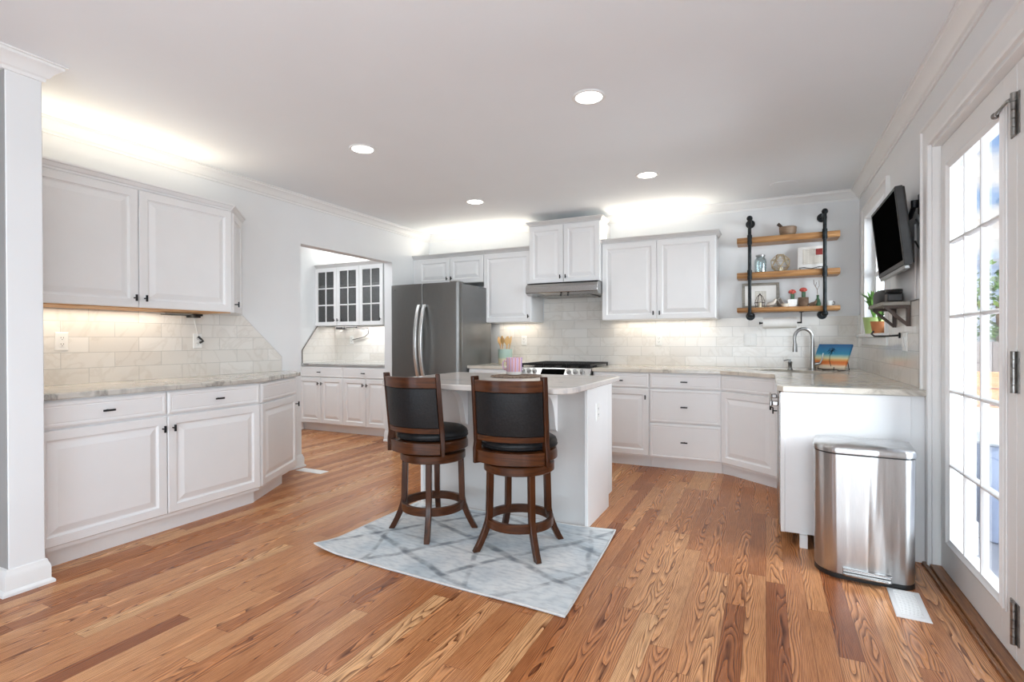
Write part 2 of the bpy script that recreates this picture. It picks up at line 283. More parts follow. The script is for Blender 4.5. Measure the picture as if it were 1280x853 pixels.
# ------------------------------------------------------------------ mesh builder
class MB:
    def __init__(s): s.v = []; s.f = []
    def add(s, vs, fs):
        b = len(s.v); s.v += [tuple(p) for p in vs]; s.f += [tuple(b+i for i in f) for f in fs]; return s
    def box(s, x0, x1, y0, y1, z0, z1):
        x0, x1 = min(x0, x1), max(x0, x1); y0, y1 = min(y0, y1), max(y0, y1); z0, z1 = min(z0, z1), max(z0, z1)
        return s.add([(x0, y0, z0), (x1, y0, z0), (x1, y1, z0), (x0, y1, z0), (x0, y0, z1), (x1, y0, z1), (x1, y1, z1), (x0, y1, z1)],
                     [(0, 3, 2, 1), (4, 5, 6, 7), (0, 1, 5, 4), (1, 2, 6, 5), (2, 3, 7, 6), (3, 0, 4, 7)])
    def prism(s, poly, z0, z1):
        a = sum(poly[i][0]*poly[(i+1) % len(poly)][1]-poly[(i+1) % len(poly)][0]*poly[i][1] for i in range(len(poly)))
        if a < 0: poly = poly[::-1]
        n = len(poly)
        return s.add([(x, y, z0) for x, y in poly]+[(x, y, z1) for x, y in poly],
                     [tuple(range(n))[::-1], tuple(range(n, 2*n))]+[(i, (i+1) % n, n+(i+1) % n, n+i) for i in range(n)])
    def loft(s, loops, cap0=True, cap1=True):
        n = len(loops[0]); vs = [p for l in loops for p in l]; fs = []
        for k in range(len(loops)-1):
            for i in range(n): fs.append((k*n+i, k*n+(i+1) % n, (k+1)*n+(i+1) % n, (k+1)*n+i))
        if cap0: fs.append(tuple(range(n))[::-1])
        if cap1: fs.append(tuple((len(loops)-1)*n+i for i in range(n)))
        return s.add(vs, fs)
    def tube(s, pts, r, seg=12, closed=False, flat=1.0):
        pts = [Vector(p) for p in pts]; n = len(pts); rs = r if isinstance(r, (list, tuple)) else [r]*n
        loops = []; up = None
        for i, p in enumerate(pts):
            if closed: t = pts[(i+1) % n]-pts[i-1]
            else: t = pts[min(i+1, n-1)]-pts[max(i-1, 0)]
            t.normalize()
            if up is None: up = Vector((0, 0, 1)) if abs(t.z) < 0.9 else Vector((1, 0, 0))
            a = t.cross(up)
            if a.length < 1e-4: a = t.cross(Vector((0, 1, 0)))
            a.normalize(); b = a.cross(t).normalized(); up = b
            loops.append([p+a*rs[i]*cos(2*pi*k/seg)+b*rs[i]*flat*sin(2*pi*k/seg) for k in range(seg)])
        if closed: loops.append(loops[0]); return s.loft(loops, False, False)
        return s.loft(loops)
    def cyl(s, p0, p1, r0, r1=None, seg=24): return s.tube([p0, p1], [r0, r0 if r1 is None else r1], seg)
    def lathe(s, prof, c=(0, 0, 0), seg=32):
        loops = [[(c[0]+r*cos(2*pi*k/seg), c[1]+r*sin(2*pi*k/seg), c[2]+z) for k in range(seg)] for r, z in prof]
        return s.loft(loops)
    def ball(s, c, r, seg=14, sz=1.0):
        return s.lathe([(max(1e-4, r*sin(pi*k/8)), -r*sz*cos(pi*k/8)) for k in range(9)], c, seg)
    def rings(s, x0, x1, z0, z1, prof):
        """frame-and-panel front in the xz plane, facing -y: prof = [(inset, y)]"""
        loops = [[(x0+i, y, z0+i), (x1-i, y, z0+i), (x1-i, y, z1-i), (x0+i, y, z1-i)] for i, y in prof]
        return s.loft(loops)
    def sweep(s, path, prof, closed=False):
        """path: 2D points; prof: (offset to the left of travel, z)"""
        n = len(path); loops = []
        for i in range(n):
            p = Vector(path[i])
            def nrm(a, b): d = (Vector(b)-Vector(a)).normalized(); return Vector((-d.y, d.x))
            if closed or 0 < i < n-1:
                a = nrm(path[i-1], path[i]); b = nrm(path[i], path[(i+1) % n]); m = (a+b); m = m/ max(0.2, m.dot(a))
            elif i == 0: m = nrm(path[0], path[1])
            else: m = nrm(path[-2], path[-1])
            loops.append([(p.x+m.x*o, p.y+m.y*o, z) for o, z in prof])
        if closed: loops.append(loops[0]); return s.loft(loops, False, False)
        return s.loft(loops)
    def xform(s, mtx): s.v = [tuple(mtx @ Vector(p)) for p in s.v]; return s
    def build(s, name, m, parent=None, smooth=35, bevel=0.0, bseg=2):
        me = bpy.data.meshes.new(name); me.from_pydata(s.v, [], s.f)
        bm = bmesh.new(); bm.from_mesh(me); bmesh.ops.recalc_face_normals(bm, faces=bm.faces); bm.to_mesh(me); bm.free()
        me.materials.append(M[m] if isinstance(m, str) else m)
        for p in me.polygons: p.use_smooth = True
        me.set_sharp_from_angle(angle=R_(smooth))
        o = bpy.data.objects.new(name, me); C.objects.link(o)
        if parent: o.parent = parent
        if bevel:
            md = o.modifiers.new('bevel', 'BEVEL'); md.width = bevel; md.segments = bseg; md.limit_method = 'ANGLE'; md.angle_limit = R_(40); md.harden_normals = False
        return o
def tag(o, label, cat, group=None):
    o['label'] = label; o['category'] = cat
    if group: o['group'] = group
    return o
def struct(o): o['kind'] = 'structure'; return o
def thing(name, label, cat, loc=(0, 0, 0), rz=0.0, group=None):
    o = bpy.data.objects.new(name, None); C.objects.link(o); o.location = loc; o.rotation_euler = (0, 0, rz); o.empty_display_size = 0.1
    return tag(o, label, cat, group)
def copy_tree(o, parent=None):
    c = o.copy(); C.objects.link(c)
    if parent: c.parent = parent
    for ch in o.children: copy_tree(ch, c)
    return c
def rrect(x0, x1, y0, y1, r, seg=6):
    rs = r if isinstance(r, (list, tuple)) else [r]*4      # bl, br, tr, tl
    out = []
    for (cx, cy, a, q) in ((x0+rs[0], y0+rs[0], pi, rs[0]), (x1-rs[1], y0+rs[1], 1.5*pi, rs[1]), (x1-rs[2], y1-rs[2], 0, rs[2]), (x0+rs[3], y1-rs[3], 0.5*pi, rs[3])):
        for k in range(seg+1): out.append((cx+q*cos(a+k*pi/2/seg), cy+q*sin(a+k*pi/2/seg)))
    return out

# ------------------------------------------------------------------ room shell
struct(MB().box(-9, XR+.14, -4.2, 6.2, -0.10, 0.0).build('floor', 'floor'))
struct(MB().box(-9, XR+0.14, -4.2, 6.2, ZC, ZC+0.1).build('ceiling', 'ceiling'))
OY0, OY1, OZ = 3.635, 5.0, 2.135
struct(MB().box(XL-0.12, XL, 1.335, OY0, 0, ZC).box(XL-0.12, XL, OY1, YB+.12, 0, ZC).box(XL-0.12, XL, OY0, OY1, OZ, ZC).build('wall_left', 'wall'))
struct(MB().box(XL, XR, YB, YB+0.12, 0, ZC).build('wall_back', 'wall'))
PX, PY0, PY1 = -3.235, 1.19, 1.335
struct(MB().box(-9, PX, PY0+.004, PY1, 0, ZC).build('wall_partition', 'wall', bevel=0.004))
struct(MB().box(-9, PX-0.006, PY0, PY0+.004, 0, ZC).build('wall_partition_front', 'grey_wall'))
struct(MB().box(-9, 3.2, -4.2, -4.1, 0, ZC).box(-9, -8.9, -4.1, PY0, 0, ZC).build('wall_rear', 'wall'))
struct(MB().box(XPL-0.12, XPL, PY1, YPB, 0, ZC).box(XPL, XL-.12, YPB, YPB+.12, 0, ZC).build('wall_pantry', 'wall'))
# right wall with window and door openings
WY0, WY1, WZ0, WZ1 = 4.53, 5.38, 1.245, 2.24
DY0, DY1, DZ, DYB = 2.485, 3.415, 2.205, 1.55
struct(MB().box(XR, XR+.14, WY1, YB+.12, 0, ZC).box(XR, XR+.14, WY0, WY1, 0, WZ0).box(XR, XR+.14, WY0, WY1, WZ1, ZC)
       .box(XR, XR+.14, DY1, WY0, 0, ZC).box(XR, XR+.14, DY0, DY1, DZ, ZC).box(XR, XR+.14, -4.1, DYB, 0, ZC).box(XR, XR+.14, DYB, DY0, DZ, ZC).build('wall_right', 'wall'))
# crown moulding
crown = [(0, ZC-0.088), (0.010, ZC-0.088), (0.012, ZC-0.072), (0.022, ZC-0.066), (0.036, ZC-0.044), (0.056, ZC-0.026), (0.066, ZC-0.020), (0.068, ZC-0.008), (0.078, ZC-0.006), (0.078, ZC), (0, ZC)]
struct(MB().sweep([(XR, 1.3), (XR, YB), (XL, YB), (XL, PY1), (PX, PY1), (PX, PY0), (-9, PY0)], crown).build('trim_1', 'trim', smooth=25))
base = [(0, 0), (0.030, 0), (0.030, 0.012), (0.024, 0.02), (0.017, 0.024), (0.017, 0.085), (0.013, 0.098), (0.009, 0.106), (0.007, 0.118), (0, 0.122)]
struct(MB().sweep([(PX-.35, PY1), (PX, PY1), (PX, PY0), (-9, PY0)], base).build('baseboard_partition', 'trim', smooth=25))
struct(MB().sweep([(XL, OY1+.3), (XL, OY1), (XL-.12, OY1)], base).build('baseboard_fridge', 'trim', smooth=25))
struct(MB().sweep([(XL-.12, OY0), (XL, OY0), (XL, OY0-.16)], base).build('baseboard_left', 'trim', smooth=25))
struct(MB().sweep([(XPL, 5.2), (XPL, PY1)][::-1] and [(XPL, 5.2), (XPL, 2.0)], base).build('baseboard_pantry', 'trim', smooth=25))
struct(MB().sweep([(XR, 3.50), (XR, 3.57)], [(o*1.3, z*1.0) for o, z in base]).build('baseboard_right', 'trim', smooth=25))

# ------------------------------------------------------------------ french door
def casing(y0, y1, z0, z1, w, bottom=False, x=XR):
    """casing around an opening in the right wall; profile steps, facing -x"""
    mb = MB()
    prof = [(0, 0), (0, 0.016), (0.010, 0.020), (0.018, 0.013), (w-0.022, 0.017), (w-0.016, 0.027), (w, 0.027), (w, 0)]
    def L(o):
        p = [(y1+o, z0 if not bottom else z0-o), (y1+o, z1+o), (y0-o, z1+o), (y0-o, z0 if not bottom else z0-o)]
        return p
    loops = []
    for k in range(4): loops.append([(x-d, L(o)[k][0], L(o)[k][1]) for o, d in prof])
    if bottom: loops.append(loops[0])
    mb.loft(loops, not bottom, not bottom); return mb
XD = XR+0.035            # inside face of the door leaf
door = struct(bpy.data.objects.new('door_1', None)); C.objects.link(door)
casing(DYB-.005, DY1+.008, 0, DZ+.01, 0.115).build('casing', 'trim', door, smooth=20)
MB().box(XR, XR+.14, DY1-.008, DY1, 0, DZ).box(XR, XR+.14, DYB, DYB+.008, 0, DZ).box(XR, XR+.14, DYB, DY1, DZ-.008, DZ).build('jamb', 'trim', door)
gy0, gy1, gz0, gz1 = 2.625, 3.245, 0.215, 2.04
TD = 0.044
dy0, dy1, dz0, dz1 = DY0+.012, DY1-.012, 0.03, DZ-.012
MB().box(XD, XD+TD, dy0, gy0, dz0, dz1).box(XD, XD+TD, gy1, dy1, dz0, dz1).box(XD, XD+TD, gy0, gy1, dz0, gz0).box(XD, XD+TD, gy0, gy1, gz1, dz1).build('door_leaf', 'trim', door, bevel=0.002)
MB().box(XD, XD+TD, DYB+.01, DY0+.007, dz0, dz1).build('fixed_leaf', 'trim', door, bevel=.002)
mb = MB()
lp = [[(XD-d, y, z) for y, z in ((gy0-o, gz0-o), (gy1+o, gz0-o), (gy1+o, gz1+o), (gy0-o, gz1+o))] for o, d in ((0.035, 0), (0.035, 0.010), (0.022, 0.016), (0.012, 0.008), (0.0, 0.004), (-0.002, -TD))]
mb.loft(lp, False, False).build('glazing_bead', 'trim', door, smooth=25)
for k in (1, 2):
    y = gy0+(gy1-gy0)*k/3; MB().loft([[(XD-.006, y-.004, z), (XD+.004, y-.010, z), (XD+.016, y-.010, z), (XD+.022, y-.004, z), (XD+.022, y+.004, z), (XD+.016, y+.010, z), (XD+.004, y+.010, z), (XD-.006, y+.004, z)] for z in (gz0, gz1)]).build('muntin', 'trim', door)
for k in (1, 2, 3, 4):
    z = gz0+(gz1-gz0)*k/5; MB().loft([[(XD-.006, y, z-.004), (XD+.004, y, z-.010), (XD+.016, y, z-.010), (XD+.022, y, z-.004), (XD+.022, y, z+.004), (XD+.016, y, z+.010), (XD+.004, y, z+.010), (XD-.006, y, z+.004)] for y in (gy0, gy1)]).build('muntin', 'trim', door)
MB().box(XD+.008, XD+.012, gy0, gy1, gz0, gz1).build('glass', 'glass', door)
# astragal step on hinge side
MB().box(XD-.007, XD, 2.572, 2.582, gz0-.04, gz1+.04).build('stile_bead', 'trim', door, bevel=0.003)
for zc in (2.01, 1.08, 0.17):
    hg = MB()
    hg.box(XD-.004, XD, dy0-.030, dy0+.042, zc-.075, zc+.075)
    for k in range(5): hg.cyl((XD-.010, dy0-.004, zc-.076+k*.0306), (XD-.010, dy0-.004, zc-.0475+k*.0306), 0.009, seg=12)
    hg.build('hinge', 'hinge', door)
MB().tube([(XD-.010, dy0+.004, 2.066), (XD-.016, dy0+.03, 2.072), (XD-.02, dy0+.07, 2.066), (XD-.022, dy0+.125, 2.058)], [0.011, .006, .005, .007], 10).ball((XD-.022, dy0+.128, 2.056), .013).cyl((XD-.008, dy0-.002, 2.058), (XD-.008, dy0-.002, 2.088), .011).build('door_stop', 'hinge', door)
MB().box(XR-.012, XR+.14, DYB+.01, DY1-.009, 0.0, 0.028).box(XR-.030, XR-.012, DYB-.1, DY1+.06, 0.0, 0.014).build('threshold', 'threshold', door, bevel=0.004)

# ------------------------------------------------------------------ window
win = struct(bpy.data.objects.new('window_1', None)); C.objects.link(win)
casing(WY0, WY1, WZ0, WZ1, 0.10).build('casing', 'trim', win, smooth=20)
MB().box(XR-.06, XR+.10, WY0-.12, WY1+.12, WZ0-.028, WZ0).build('sill', 'trim', win, bevel=0.005)
MB().box(XR-.026, XR-.001, WY0-.09, WY1+.09, WZ0-.09, WZ0-.028).build('apron', 'trim', win, bevel=0.004)
MB().box(XR+.06, XR+.10, WY0, WY0+.05, WZ0, WZ1).box(XR+.06, XR+.10, WY1-.05, WY1, WZ0, WZ1).box(XR+.06, XR+.10, WY0+.05, WY1-.05, WZ0, WZ0+.06).box(XR+.06, XR+.10, WY0+.05, WY1-.05, WZ1-.05, WZ1).box(XR+.06, XR+.10, WY0+.05, WY1-.05, 1.73, 1.77).build('sash', 'trim', win)
MB().box(XR+.078, XR+.082, WY0+.05, WY1-.05, WZ0+.06, WZ1-.05).build('glass', 'glass', win)

# ------------------------------------------------------------------ tile splashbacks (part of the setting)
CT = 0.93
struct(MB().box(XL+.34-.34, -2.955, YB-.001, YB, 0, 0.001).box(-2.95, XR, YB-.012, YB-.0005, CT-.03, 1.42).box(-2.36, -1.54, YB-.012, YB-.0005, 1.42, 1.72).build('backsplash_back', 'tile_back'))
mb = MB(); pl = [(PY1+.001, CT-.03), (3.40, CT-.03), (3.40, 1.06), (3.005, 1.418), (PY1+.001, 1.418)]
mb.loft([[(XL+.0005, y, z) for y, z in pl], [(XL+.012, y, z) for y, z in pl]]); struct(mb.build('backsplash_left', 'tile_left'))
struct(MB().tube([(XL+.008, 3.403, CT), (XL+.008, 3.403, 1.061), (XL+.008, 3.007, 1.421)], 0.004, 6).build('trim_2', 'shade_grey'))
YT = 3.60
struct(MB().box(XR-.012, XR-.0005, YT, WY0-.102, CT-.03, 1.42).box(XR-.012, XR-.0005, WY0-.102, YB-.012, CT-.03, WZ0-.09).box(XR-.012, XR-.0005, WY1+.102, YB-.012, WZ0-.09, 1.42).build('backsplash_right', 'tile_right'))
struct(MB().box(XR-.016, XR-.0005, YT-.014, YT, CT, 1.425).box(XR-.016, XR-.0005, YT, WY0-.103, 1.42, 1.425).build('trim_3', 'tile_edge'))
pl = [(5.43, 0.88), (YPB, 0.88), (YPB, 1.425), (5.79, 1.425), (5.43, 1.05)]
pl = [(5.19, 0.90), (YPB-.001, 0.90), (YPB-.001, 1.41), (5.46, 1.41), (5.19, 1.08)]
mb = MB(); mb.loft([[(XPL+.0005, y, z) for y, z in pl], [(XPL+.012, y, z) for y, z in pl]]).box(XPL, XL-.121, YPB-.012, YPB-.0005, 0.90, 1.41); struct(mb.build('backsplash_pantry', 'tile_back'))
struct(MB().tube([(XPL+.014, 5.187, 0.90), (XPL+.014, 5.187, 1.08), (XPL+.014, 5.46, 1.415)], 0.007, 6).build('trim_4', 'tile_edge'))

# ------------------------------------------------------------------ cabinetry
DOORP = lambda t: [(0, 0), (0, -t+.004), (.004, -t), (.050, -t), (.053, -t+.006), (.060, -t+.0115), (.066, -t+.0115), (.098, -t+.001), (.101, -t+.0003)]
DRWP = lambda t: [(0, 0), (0, -t+.006), (.010, -t), (.020, -t), (.026, -t+.003), (.030, -t+.001)]
TH = 0.021
def knob(parent, x, z, y=-TH):
    MB().cyl((x, y, z), (x, y-.026, z), .0045, seg=10).box(x-.0055, x+.0055, y-.034, y-.024, z-.021, z+.021).build('knob', 'black', parent, bevel=.0015)
def pull(parent, x, z, y=-TH, w=0.06):
    MB().cyl((x, y, z), (x, y-.024, z), .005, seg=10).box(x-w/2, x+w/2, y-.034, y-.023, z-.0055, z+.0055).build('pull', 'black', parent, bevel=.0015)
def cdoor(parent, x0, x1, z0, z1, k=None, m='cab', glass=False):
    if not glass:
        d = MB().rings(x0, x1, z0, z1, DOORP(TH)).build('door', m, parent, smooth=9)
    else:
        fr = .052
        d = MB().box(x0, x0+fr, -TH, 0, z0, z1).box(x1-fr, x1, -TH, 0, z0, z1).box(x0+fr, x1-fr, -TH, 0, z0, z0+fr).box(x0+fr, x1-fr, -TH, 0, z1-fr, z1).build('door', m, parent, bevel=.002)
        MB().box(x0+fr, x1-fr, -.010, -.007, z0+fr, z1-fr).build('glass', 'cab_glass', d)
        mu = MB(); mx = (x0+x1)/2; mu.box(mx-.008, mx+.008, -.019, -.011, z0+fr, z1-fr)
        for j in (1, 2): zz = z0+fr+(z1-z0-2*fr)*j/3; mu.box(x0+fr, x1-fr, -.019, -.011, zz-.008, zz+.008)
        mu.build('muntins', m, d)
    if k:
        kx = x0+.028 if k[0] == 'L' else x1-.028
        kz = z1-.075 if k[1] == 'T' else z0+.06
        if len(k) > 2: kz = k[2]
        knob(d, kx, kz)
    return d
def drawer(parent, x0, x1, z0, z1, m='cab', p=True):
    d = MB().rings(x0, x1, z0, z1, DRWP(TH)).build('drawer', m, parent, smooth=9)
    if p: pull(d, (x0+x1)/2, (z0+z1)/2)
    return d
G = .003
def crown_cab(parent, path, z, h=.05, o=.035, m='shade_grey'):
    prof = [(0, z), (.006, z), (.008, z+h*.25), (.016, z+h*.35), (o*.75, z+h*.7), (o, z+h*.78), (o, z+h), (0, z+h)]
    MB().sweep(path, [(-a, b) for a, b in prof]).build('crown', m, parent, smooth=25)

HR = pi/2
# left base run: local x = world y, front faces +x
XF = -3.38
c = thing('base_cabinet', 'long white base cabinet with two drawers and two doors beside the wall end', 'cabinet', (XF, PY1+.002, 0), HR)
w2 = 2.672-PY1-.002; D = XF-XL-.002
MB().box(0, w2, 0, D, .10, .895).build('carcass', 'cab', c)
MB().box(0, w2, .055, D, 0, .10).build('toe_kick', 'cab', c)
s1 = 2.006-PY1-.002
drawer(c, .004, s1-G, .745, .885); drawer(c, s1+G, w2-G, .745, .885)
cdoor(c, .004, s1-G, .125, .735, 'RT'); cdoor(c, s1+G, w2-G, .125, .735, 'LT')
# angled end cabinet
ang = math.atan2(3.31-2.672, -3.71+3.38)
La = math.hypot(3.31-2.675, -.33)
c = thing('angled_end_cabinet', 'white angled end base cabinet with one drawer and door next to the doorway', 'cabinet', (XF-.001, 2.676, 0), ang)
def toloc(px, py, o=(XF-.001, 2.676), a=ang):
    dx, dy = px-o[0], py-o[1]; return (dx*cos(a)+dy*sin(a), -dx*sin(a)+dy*cos(a))
poly = [(0, 0), (La, 0), toloc(XL+.002, 3.40), toloc(XL+.002, 2.676)]
MB().prism(poly, .10, .895).build('carcass', 'cab', c)
MB().prism([(.03, .055), (La-.17, .055), toloc(XL+.03, 3.25), toloc(XL+.03, 2.70)], 0, .10).build('toe_kick', 'cab', c)
drawer(c, .012, La-.035, .745, .885, p=False)
cdoor(c, .012, La-.035, .125, .735, 'RT')
# left worktop
wt = MB().prism([(XL+.001, PY1+.002), (XF+.035, PY1+.002), (XF+.035, 2.66), (-3.69, 3.345), (XL+.001, 3.50)], .897, CT).build('worktop', 'stone_left', bevel=.006)
tag(wt, 'grey veined stone worktop on the base cabinets under the tiled recess', 'worktop')
# left upper
XU = -3.67; ZU0, ZU1 = 1.415, 2.190
c = thing('wall_cabinet', 'white two door wall cabinet above the stone worktop beside the wall end', 'cabinet', (XU, PY1+.002, 0), HR)
w2 = 2.662-PY1-.002
D = XU-XL-.002
MB().box(0, w2, 0, D, ZU0+.01, ZU1+.012).build('carcass', 'cab', c)
MB().box(0, w2, 0.0, D-.014, ZU0+.001, ZU0+.01).build('raw_edge', 'wood_strip', c)
s1 = 2.006-PY1-.002
cdoor(c, .004, s1-G, ZU0+.008, ZU1-.005, 'RB'); cdoor(c, s1+G, w2-G, ZU0+.008, ZU1-.005, 'LB')
crown_cab(c, [(0, -.002), (w2+.004, -.002)], ZU1, m='cab')
a2 = math.atan2(.33, -.322)
c = thing('corner_wall_cabinet', 'narrow angled white wall cabinet ending the left hand run', 'cabinet', (XU-.001, 2.666, 0), a2)
L2 = math.hypot(.33, .322)
def tl2(px, py): return toloc(px, py, (XU-.001, 2.666), a2)
MB().prism([(0, 0), (L2-.01, 0), tl2(XL+.002, 2.985), tl2(XL+.002, 2.666)], ZU0+.004, ZU1+.012).build('carcass', 'cab', c)
cdoor(c, .01, L2-.08, ZU0+.008, ZU1-.005, ('L', 'B', ZU0+.07))
crown_cab(c, [(-.012, -.002), (L2, -.002)], ZU1, m='cab')

# back wall base, right of the range
YF = 4.98; DB = YB-YF-.013
XRG0, XRG1 = -2.315, -1.535
c = thing('narrow_base_cabinet', 'white base cabinet with one drawer and door beside the cooker', 'cabinet', (XRG1+.012, YF, 0)); w = -.98-(XRG1+.012)-.001
MB().box(0, w, 0, DB, .10, .895).build('carcass', 'cab', c); MB().box(0, w, .07, DB, 0, .10).build('toe_kick', 'cab', c)
drawer(c, .005, w-G, .752, .885); cdoor(c, .005, w-G, .12, .742, 'RT')
c = thing('drawer_cabinet', 'white base cabinet with three stacked drawers under the back counter', 'cabinet', (-.979, YF, 0)); w = .627
MB().box(0, w, 0, DB, .10, .895).build('carcass', 'cab', c); MB().box(0, w, .07, DB, 0, .10).build('toe_kick', 'cab', c)
for z0, z1 in ((.752, .885), (.437, .742), (.112, .427)): drawer(c, G, w-G, z0, z1)
# left of range
c = thing('small_base_cabinet', 'white base cabinet between the fridge and the cooker', 'cabinet', (-2.93, YF, 0)); w = XRG0-.01+2.93
MB().box(0, w, 0, DB, .10, .895).build('carcass', 'cab', c); MB().box(0, w, .07, DB, 0, .10).build('toe_kick', 'cab', c)
drawer(c, G, w-G, .752, .885); cdoor(c, G, w-G, .12, .742, 'LT')
# diagonal sink cabinet
XDW = 0.095; YDG = 4.62
dd = math.hypot(XDW+.35, YF-YDG); ad = math.atan2(YDG-YF, XDW+.35)
c = thing('sink_cabinet', 'white diagonal sink cabinet with one tall door in the corner', 'cabinet', (-.35, YF, 0), ad)
def tl3(px, py): return toloc(px, py, (-.35, YF), ad)
MB().prism([(0, 0), (dd, 0), tl3(XDW+.02, YDG), tl3(.70, YDG), tl3(.70, YB-.02), tl3(-.35, YB-.02)], .10, .70).build('carcass', 'cab', c)
MB().box(0.001, dd-.001, 0, .02, .70, .895).build('front_rail', 'cab', c)
MB().prism([tl3(-.350, YF+.0705), (.053, .075), (dd-.02, .075), tl3(.65, YDG+.1), tl3(-.2, YB-.1)], 0, .10).build('toe_kick', 'cab', c)
drawer(c, .008, dd-.012, .752, .885, p=False); cdoor(c, .008, dd-.012, .12, .742, 'RT')
# cabinet beside dishwasher, faces -x
YPN = 3.455
c = thing('slim_base_cabinet', 'slim white base cabinet between the sink cabinet and the dishwasher', 'cabinet', (XDW, YDG-.002, 0), -HR); w = YDG-.004-4.09
MB().box(0.002, w, 0, XR-XDW-.02, .10, .895).build('carcass', 'cab', c); MB().box(.05, w, .07, .5, 0, .10).build('toe_kick', 'cab', c)
cdoor(c, .01, w-.004, .12, .885, ('R', 'T', .70))
c = thing('dishwasher', 'stainless steel dishwasher seen edge on behind the white end panel', 'dishwasher', (XDW, 4.088, 0), -HR); w = 4.088-YPN-.026
MB().box(.002, w, .012, .56, .09, .893).build('body', 'black_plastic', c)
MB().box(.004, w-.003, -.026, .010, .10, .888).build('door', 'steel', c, bevel=.005)
MB().box(.05, w-.05, -.075, -.060, .795, .835).box(.06, .085, -.061, -.027, .80, .83).box(w-.085, w-.06, -.061, -.027, .80, .83).build('handle', 'steel', c, bevel=.006)
# end panel
c = thing('end_panel', 'white cabinet end panel behind the steel bin', 'panel', (0, YPN, 0))
MB().box(.085, .70, 0, .022, .075, .895).build('panel', 'cab', c, bevel=.002)
MB().box(.078, .10, -.006, .022, .075, .893).build('edge_strip', 'cab', c, bevel=.003)
MB().box(.175, .215, -.02, .02, 0, .074).build('foot', 'cab', c)
MB().box(.701, XR-.002, .03, .05, 0, .895).build('filler', 'cab', c)
# back worktops
def poly_hole(outer, holes, z0, z1, name, m, parent=None, bevel=0.0):
    bm = bmesh.new()
    def loop(pts, z): return [bm.verts.new((x, y, z)) for x, y in pts]
    for z in (z0, z1):
        es = []
        for l in [outer]+holes:
            vs = loop(l, z); es += [bm.edges.new((vs[i], vs[(i+1) % len(vs)])) for i in range(len(vs))]
            if z == z0: pass
        bmesh.ops.triangle_fill(bm, use_beauty=True, use_dissolve=False, edges=es)
    for l in [outer]+holes:
        n = len(l)
        for i in range(n):
            a, b = l[i], l[(i+1) % n]
            vs = [bm.verts.new((a[0], a[1], z0)), bm.verts.new((b[0], b[1], z0)), bm.verts.new((b[0], b[1], z1)), bm.verts.new((a[0], a[1], z1))]; bm.faces.new(vs)
    bmesh.ops.remove_doubles(bm, verts=bm.verts, dist=1e-5); bmesh.ops.recalc_face_normals(bm, faces=bm.faces)
    me = bpy.data.meshes.new(name); bm.to_mesh(me); bm.free(); me.materials.append(M[m]); o = bpy.data.objects.new(name, me); C.objects.link(o)
    if parent: o.parent = parent
    if bevel:
        md = o.modifiers.new('bevel', 'BEVEL'); md.width = bevel; md.segments = 2; md.limit_method = 'ANGLE'; md.angle_limit = R_(60)
    return o
def rot2(pts, a, c): return [(c[0]+x*cos(a)-y*sin(a), c[1]+x*sin(a)+y*cos(a)) for x, y in pts]
outer = [(XRG1+.006, YB-.013), (XRG1+.006, YF-.03), (-.362, YF-.03), (XDW-.035, YDG-.02), (XDW-.035, YPN+.03), (XDW-.005, YPN-.02), (XR-.013, YPN-.02), (XR-.013, YB-.013)]
SC = (.21, 5.10)
hole = rot2(rrect(-.30, .30, -.17, .17, .05, 4), ad, SC)
o = poly_hole(outer, [hole], .897, CT, 'worktop', 'stone', bevel=.004); tag(o, 'beige veined stone worktop around the sink corner and along the back wall', 'worktop')
sk = thing('sink', 'undermounted steel sink bowl set in the beige worktop', 'sink', (SC[0], SC[1], 0), ad)
b = MB(); lo = rrect(-.31, .31, -.18, .18, .05, 4); li = rrect(-.295, .295, -.165, .165, .05, 4); lb = rrect(-.27, .27, -.14, .14, .05, 4)
b.loft([[(x, y, .895) for x, y in lo], [(x, y, .895) for x, y in li], [(x, y, .74) for x, y in lb], [(x, y, .735) for x, y in lb], ], False, True); b.build('bowl', 'steel', sk)
MB().lathe([(.04, .736), (.045, .739), (.03, .741), (.001, .738)]).build('drain', 'chrome', sk)
wt = MB().prism([(-2.945, YF-.03), (XRG0-.006, YF-.03), (XRG0-.006, YB-.013), (-2.945, YB-.013)], .897, CT).build('worktop', 'stone', bevel=.004)
tag(wt, 'short stone worktop between fridge and cooker holding the utensil crock', 'worktop')

# back wall uppers
YU = 5.42; DU = YB-YU-.002
def upper(name, label, x0, x1, z0, z1, doors, y=YU, crown_=True, ends=(False, False), d=None, hb=None):
    c = thing(name, label, 'cabinet', (x0, y, 0)); w = x1-x0; dep = d or (YB-y-.002)
    MB().box(0, w, 0, dep, z0, z1+.012).build('carcass', 'cab', c)
    for (a, b, k) in doors: cdoor(c, a-x0+G, b-x0-G, z0+.004, z1-.006, k)
    if crown_:
        p = []
        if ends[0]: p.append((0, .25))
        p += [(0, -.001), (w, -.001)]
        if ends[1]: p.append((w, .25))
        crown_cab(c, p, z1+.003)
    return c
c = upper('fridge_wall_cabinet', 'low white two door wall cabinet above the fridge', -3.998, -2.983, 1.89, 2.212, [(-3.915, -3.45, 'RB'), (-3.45, -2.983, 'LB')])
upper('single_wall_cabinet', 'tall single door white wall cabinet between the fridge and the hood', -2.981, -2.372, 1.41, 2.212, [(-2.981, -2.372, 'RB')])
upper('hood_cabinet', 'raised white two door cabinet with cornice above the cooker hood', -2.37, -1.562, 1.825, 2.46, [(-2.37, -1.966, 'RB'), (-1.966, -1.562, 'LB')], y=5.36, ends=(True, True))
upper('double_wall_cabinet', 'wide white two door wall cabinet right of the cooker hood', -1.558, -.432, 1.41, 2.212, [(-1.558, -.99, 'RB'), (-.99, -.432, 'LB')], ends=(False, True))

